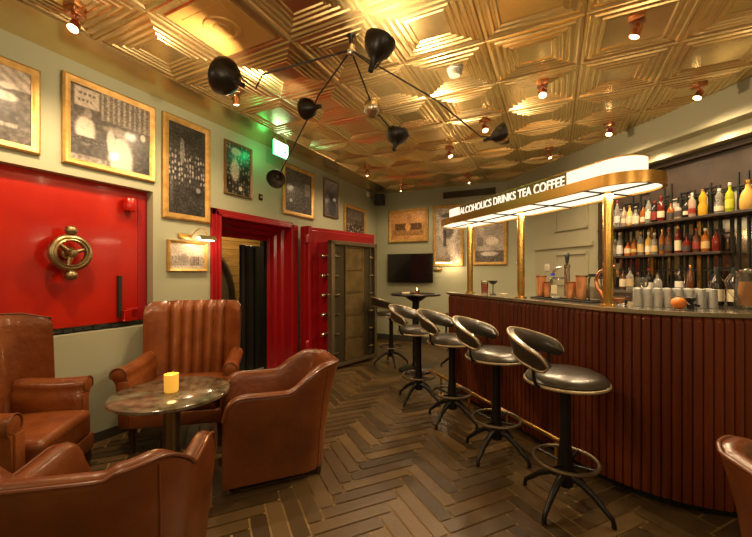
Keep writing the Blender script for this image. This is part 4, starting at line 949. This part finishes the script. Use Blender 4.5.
# ------------------------------------------------------------------ leather tub chairs
def tub_chair(label, loc, fx, fy, lm='leatherd', w=.31, d=.31):
    o = thing('tub_chair', label, 'armchair', (*loc, .0055), face_rz(fx, fy), 'leather tub chairs')
    r = .20; pts = []
    yb = d - r; xs_ = w - r
    for k in range(26): pts.append(((-w), -d + (yb + d) * k / 25, -1, 0))
    for k in range(1, 15): a = R(180 - 90 * k / 14); pts.append((-xs_ + r * math.cos(a), yb + r * math.sin(a), math.cos(a), math.sin(a)))
    for k in range(1, 9): pts.append((-xs_ + 2 * xs_ * k / 9, d, 0, 1))
    for k in range(15): a = R(90 - 90 * k / 14); pts.append((xs_ + r * math.cos(a), yb + r * math.sin(a), math.cos(a), math.sin(a)))
    for k in range(1, 26): pts.append((w, yb - (yb + d) * k / 25, 1, 0))
    rows, rim, seam = [], [], []
    for x, y, nx, ny in pts:
        bk = sm(y, d * .10, d * .80)
        h = .605 + .145 * bk - .012 * (ny > .97) + .012 * sm(-y, 0, d)
        df = y + d
        if df < .13: h -= .13 - math.sqrt(max(0, .13 ** 2 - (.13 - df) ** 2)) * .98
        lean = .0 + .09 * max(0, ny) ; side = .018
        def P(off, z, f):   # off inward, f 0 bottom .. 1 top
            ox = nx * (-.028 * (1 - f) - off + side * f * (1 - max(0, ny))); oy = ny * (-.028 * (1 - f) - off) + lean * f * f
            return (x + ox, y + oy, z)
        z0 = .045; t = .085
        rows.append([P(0, z0, 0), P(0, z0 + (h - z0) * .33, .33), P(0, z0 + (h - z0) * .66, .66), P(0, h - .035, .97), P(.006, h - .014, 1), P(.022, h - .002, 1), P(.045, h + .002, 1), P(.066, h - .006, 1), P(t - .006, h - .026, 1), P(t + .002, h - .06, .97), P(t + .012, min(h - .07, .44), .7), P(t + .02, min(h - .08, .22), .3), P(t + .02, z0, .0)])
        rim.append(P(.002, h - .012, 1))
    b = MB(); b.loops(rows); sh = b.build('shell', lm, o, smooth=60)
    b = MB(); b.tube(rim, .007, 8); b.build('piping', 'piping', sh)
    b = MB()
    for sx in (-1, 1):
        i0 = 31 if sx < 0 else len(pts) - 32
        b = MB(); q = rows[i0]; b.tube([tuple(Vector(q[k]) + Vector((pts[i0][2], pts[i0][3], 0)) * .001) for k in range(4)], .0035, 6); b.build('seam', 'piping', sh)
    b = MB(); b.rbox((0, -.045, .36), (2 * w - .20, 2 * d - .15, .15), .045, 4, crown=.025); b.build('seat_cushion', lm, o)
    b = MB(); b.rbox((0, -.035, .175), (2 * w - .22, 2 * d - .12, .24), .015, 3); b.build('seat_base', lm, o)
    for sx in (-1, 1):
        for sy in (-1, 1):
            b = MB(); b.lathe([(0, 0), (.017, 0), (.022, .055), (0, .055)], 12, (sx * (w - .075), sy * (d - .085), 0)); b.build('leg', 'darkleg', o)
    return o
tub_chair('brown leather tub chair with its back to the camera, nearest the marble table', (-1.60, .83), -.62, .78)
tub_chair('brown leather tub chair seen side-on between the marble table and the open floor', (-1.79, 1.985), -.65, -.76, 'leatherd', .31, .345)
tub_chair('brown leather tub chair cut off in the lower right corner before the bar', (.95, 1.65), .96, .25, 'leatherd')

# ------------------------------------------------------------------ leather wing chairs
def wing_chair(label, loc, fx, fy, channels, w=.40, d=.35, H=1.10, wing=.17, wp=5, lean_=.10, arm_in=.045):
    o = thing('wing_chair', label, 'armchair', (*loc, .0055), face_rz(fx, fy), 'leather wing chairs')
    NA, NT = 120, 18
    def plan(a):                     # a -1..1 : across the barrel back
        q = abs(a); x = a * (w - .012) * (1.02 - .02 * q)
        y = d - .075 - wing * q ** wp
        return x, y
    fr, bk = [], []
    for j in range(NT + 1):
        t = j / NT; rf, rb = [], []
        for i in range(NA + 1):
            a = -1 + 2 * i / NA; x, y = plan(a); q = abs(a)
            topz = H - .035 * sm(q, .86, 1) ** 2
            z = .30 + (topz - .30) * t
            edge = math.sqrt(max(0, 1 - max(0, (t - .955) / .045) ** 2)) if t > .955 else 1
            bul = 0
            if channels and q < .6:
                ph = (a + .6) / 1.2 * channels; bul = .048 * abs(math.sin(PI * ph)) ** .6
            elif channels: bul = .03 * sm(q, .6, .68)
            else: bul = .022 * (1 - q ** 3) * (.6 + .4 * math.sin(PI * min(1, t * 1.1)))
            lean = lean_ * (t - .1)
            shy = (1 - edge) * .03
            xx = x * (.97 + .04 * t)
            rf.append((xx, y + lean * (1 - .3 * q) - bul * (.4 + .6 * edge) + shy, z + bul * .25 * (t > .97)))
            rb.append((xx * 1.012, y + lean * (1 - .3 * q) + .062 - (.02 * q ** 3) - shy, z))
        fr.append(rf); bk.append(rb)
    rows = [fr[j] + bk[j][::-1] for j in range(NT + 1)]
    b = MB(); b.loops(rows, True, False); q_ = 2 * (NA + 1)
    for base in (0, NT * q_): b.f += [(base + i, base + i + 1, base + q_ - 2 - i, base + q_ - 1 - i) for i in range(NA)]
    bo = b.build('backrest', 'leather', o, smooth=70)
    edgepts = [bk[j][0] for j in range(0, NT + 1, 2)] + [bk[NT][i] for i in range(2, NA, 4)] + [bk[j][NA] for j in range(NT, -1, -2)]
    b = MB(); b.tube(edgepts, .006, 6); b.build('piping', 'piping', bo)
    for sx in (-1, 1):
        prof = []
        ax = w - .055
        outl = [(-.045, .20), (-.045, .50), (-.05, .56)] + [(.018 + .058 * math.cos(R(200 - 250 * k / 12)), .60 + .058 * math.sin(R(200 - 250 * k / 12))) for k in range(13)] + [(.04, .53), (.04, .20)]
        rows = []
        for k in range(15):
            f = k / 14; y = -d + arm_in + f * (d + .175 - arm_in); dz = .03 * f - .012 * math.sin(PI * f); s_ = 1 if k not in (0,) else .9
            flare = .03 * (1 - f) ** 2
            rows.append([(sx * (ax + flare * (1 if z > .5 else .3) + px * s_), y, z + (dz if z > .4 else 0)) for px, z in outl])
        b = MB(); b.loops(rows); am = b.build('arm', 'leather', o, smooth=60)
        b = MB(); mx = Matrix.Translation((sx * (ax + .03 + .018), -d + arm_in + .001, .60)) @ Matrix.Rotation(R(90), 4, 'X')
        b.lathe([(0, .014), (.02, .012), (.046, .006), (.05, 0)], 20, mx=mx); b.rbox((sx * (ax + .012), -d + arm_in - .003, .38), (.07, .014, .34), .005, 2); b.build('arm_front', 'leather', am)
        b = MB(); b.tube([(sx * (ax + .03 + .018 + .055 * math.cos(R(-30 + 240 * k / 14)) ), -d + arm_in - .005, .60 + .055 * math.sin(R(-30 + 240 * k / 14))) for k in range(15)], .005, 6); b.build('piping', 'piping', am)
    b = MB(); b.rbox((0, -.055, .375), (2 * w - .20, 2 * d - .19, .17), .05, 4, crown=.03); b.build('seat_cushion', 'leather', o)
    b = MB(); b.rbox((0, -.03, .245), (2 * w - .14, 2 * d - .14, .11), .015, 3); b.build('seat_frame', 'leather', o)
    for sx in (-1, 1):
        b = MB(); b.tube([(sx * (w - .09), -d + .09, .21), (sx * (w - .085), -d + .075, .13), (sx * (w - .09), -d + .085, .05), (sx * (w - .088), -d + .075, 0)], [.03, .024, .016, .019], 10); b.build('leg', 'darkleg', o)
        b = MB(); b.tube([(sx * (w - .10), d - .10, .21), (sx * (w - .10), d - .07, .10), (sx * (w - .10), d - .045, 0)], [.026, .02, .017], 10); b.build('leg', 'darkleg', o)
    return o
wing_chair('brown leather wing armchair with a plain smooth back, at the left photo edge', (-2.81, .95), .77, .64, 0, .35, .31, 1.10, .26, 7, .045, .11)
wing_chair('brown leather wing armchair with a channelled back, behind the marble table', (-2.79, 2.035), .62, -.78, 5)

# ------------------------------------------------------------------ marble lounge table
TXY = (-2.235, 1.515)
o = thing('lounge_table', 'round brown marble lounge table on a brass column among the armchairs', 'table', (*TXY, .0055))
b = MB(); b.lathe([(0, .595), (.34, .595), (.35, .588), (.35, .572), (.34, .565), (0, .565)], 48); b.build('table_top', 'stone', o)
b = MB(); b.lathe([(0, .565), (.12, .565), (.12, .555), (.05, .54), (.05, .03), (0, .03)], 24); b.build('column', 'agedbrass', o)
b = MB(); b.lathe([(0, 0), (.19, 0), (.19, .012), (.06, .03), (0, .03)], 32); b.build('base', 'blackm', o)
glass_thing('pillar_candle', 'glowing yellow votive candle glass on the marble lounge table', 'candle', (-2.225, 1.505), [('glass_cup', [(0, 0), (.036, 0), (.042, .008), (.043, .115), (.039, .115), (.037, .012), (0, .01)], 'candle'), ('wax', [(0, .012), (.036, .012), (.037, .085), (0, .086)], 'wax'), ('flame', [(0, .086), (.006, .093), (.004, .105), (0, .113)], 'flame')], None, .601)
lamp('POINT', 'table_candle_glow', (-2.225, 1.505, .80), 1.2, (1, .5, .14), .03)

# ------------------------------------------------------------------ world, camera, colour
w = bpy.data.worlds.new('World'); bpy.context.scene.world = w; w.use_nodes = True
w.node_tree.nodes['Background'].inputs['Color'].default_value = (.02, .014, .008, 1)
cam = bpy.data.cameras.new('Camera'); co = bpy.data.objects.new('Camera', cam); C.objects.link(co)
cam.sensor_width = 36; cam.lens = 360 / 752 * 36; cam.shift_y = 4.5 / 752; cam.clip_start = .02
co.location = (0, 0, 1.37); co.rotation_euler = (R(90), 0, R(26.31))
sc = bpy.context.scene; sc.camera = co
vs = sc.view_settings; vs.view_transform = 'Standard'; vs.look = 'None'; vs.exposure = 0.18; vs.gamma = 1; vs.use_curve_mapping = False
sc.cycles.use_denoising = True; sc.cycles.max_bounces = 10; sc.cycles.diffuse_bounces = 5; sc.cycles.glossy_bounces = 5; sc.cycles.transmission_bounces = 8
sc.cycles.sample_clamp_indirect = 6; sc.cycles.caustics_reflective = False; sc.cycles.caustics_refractive = False
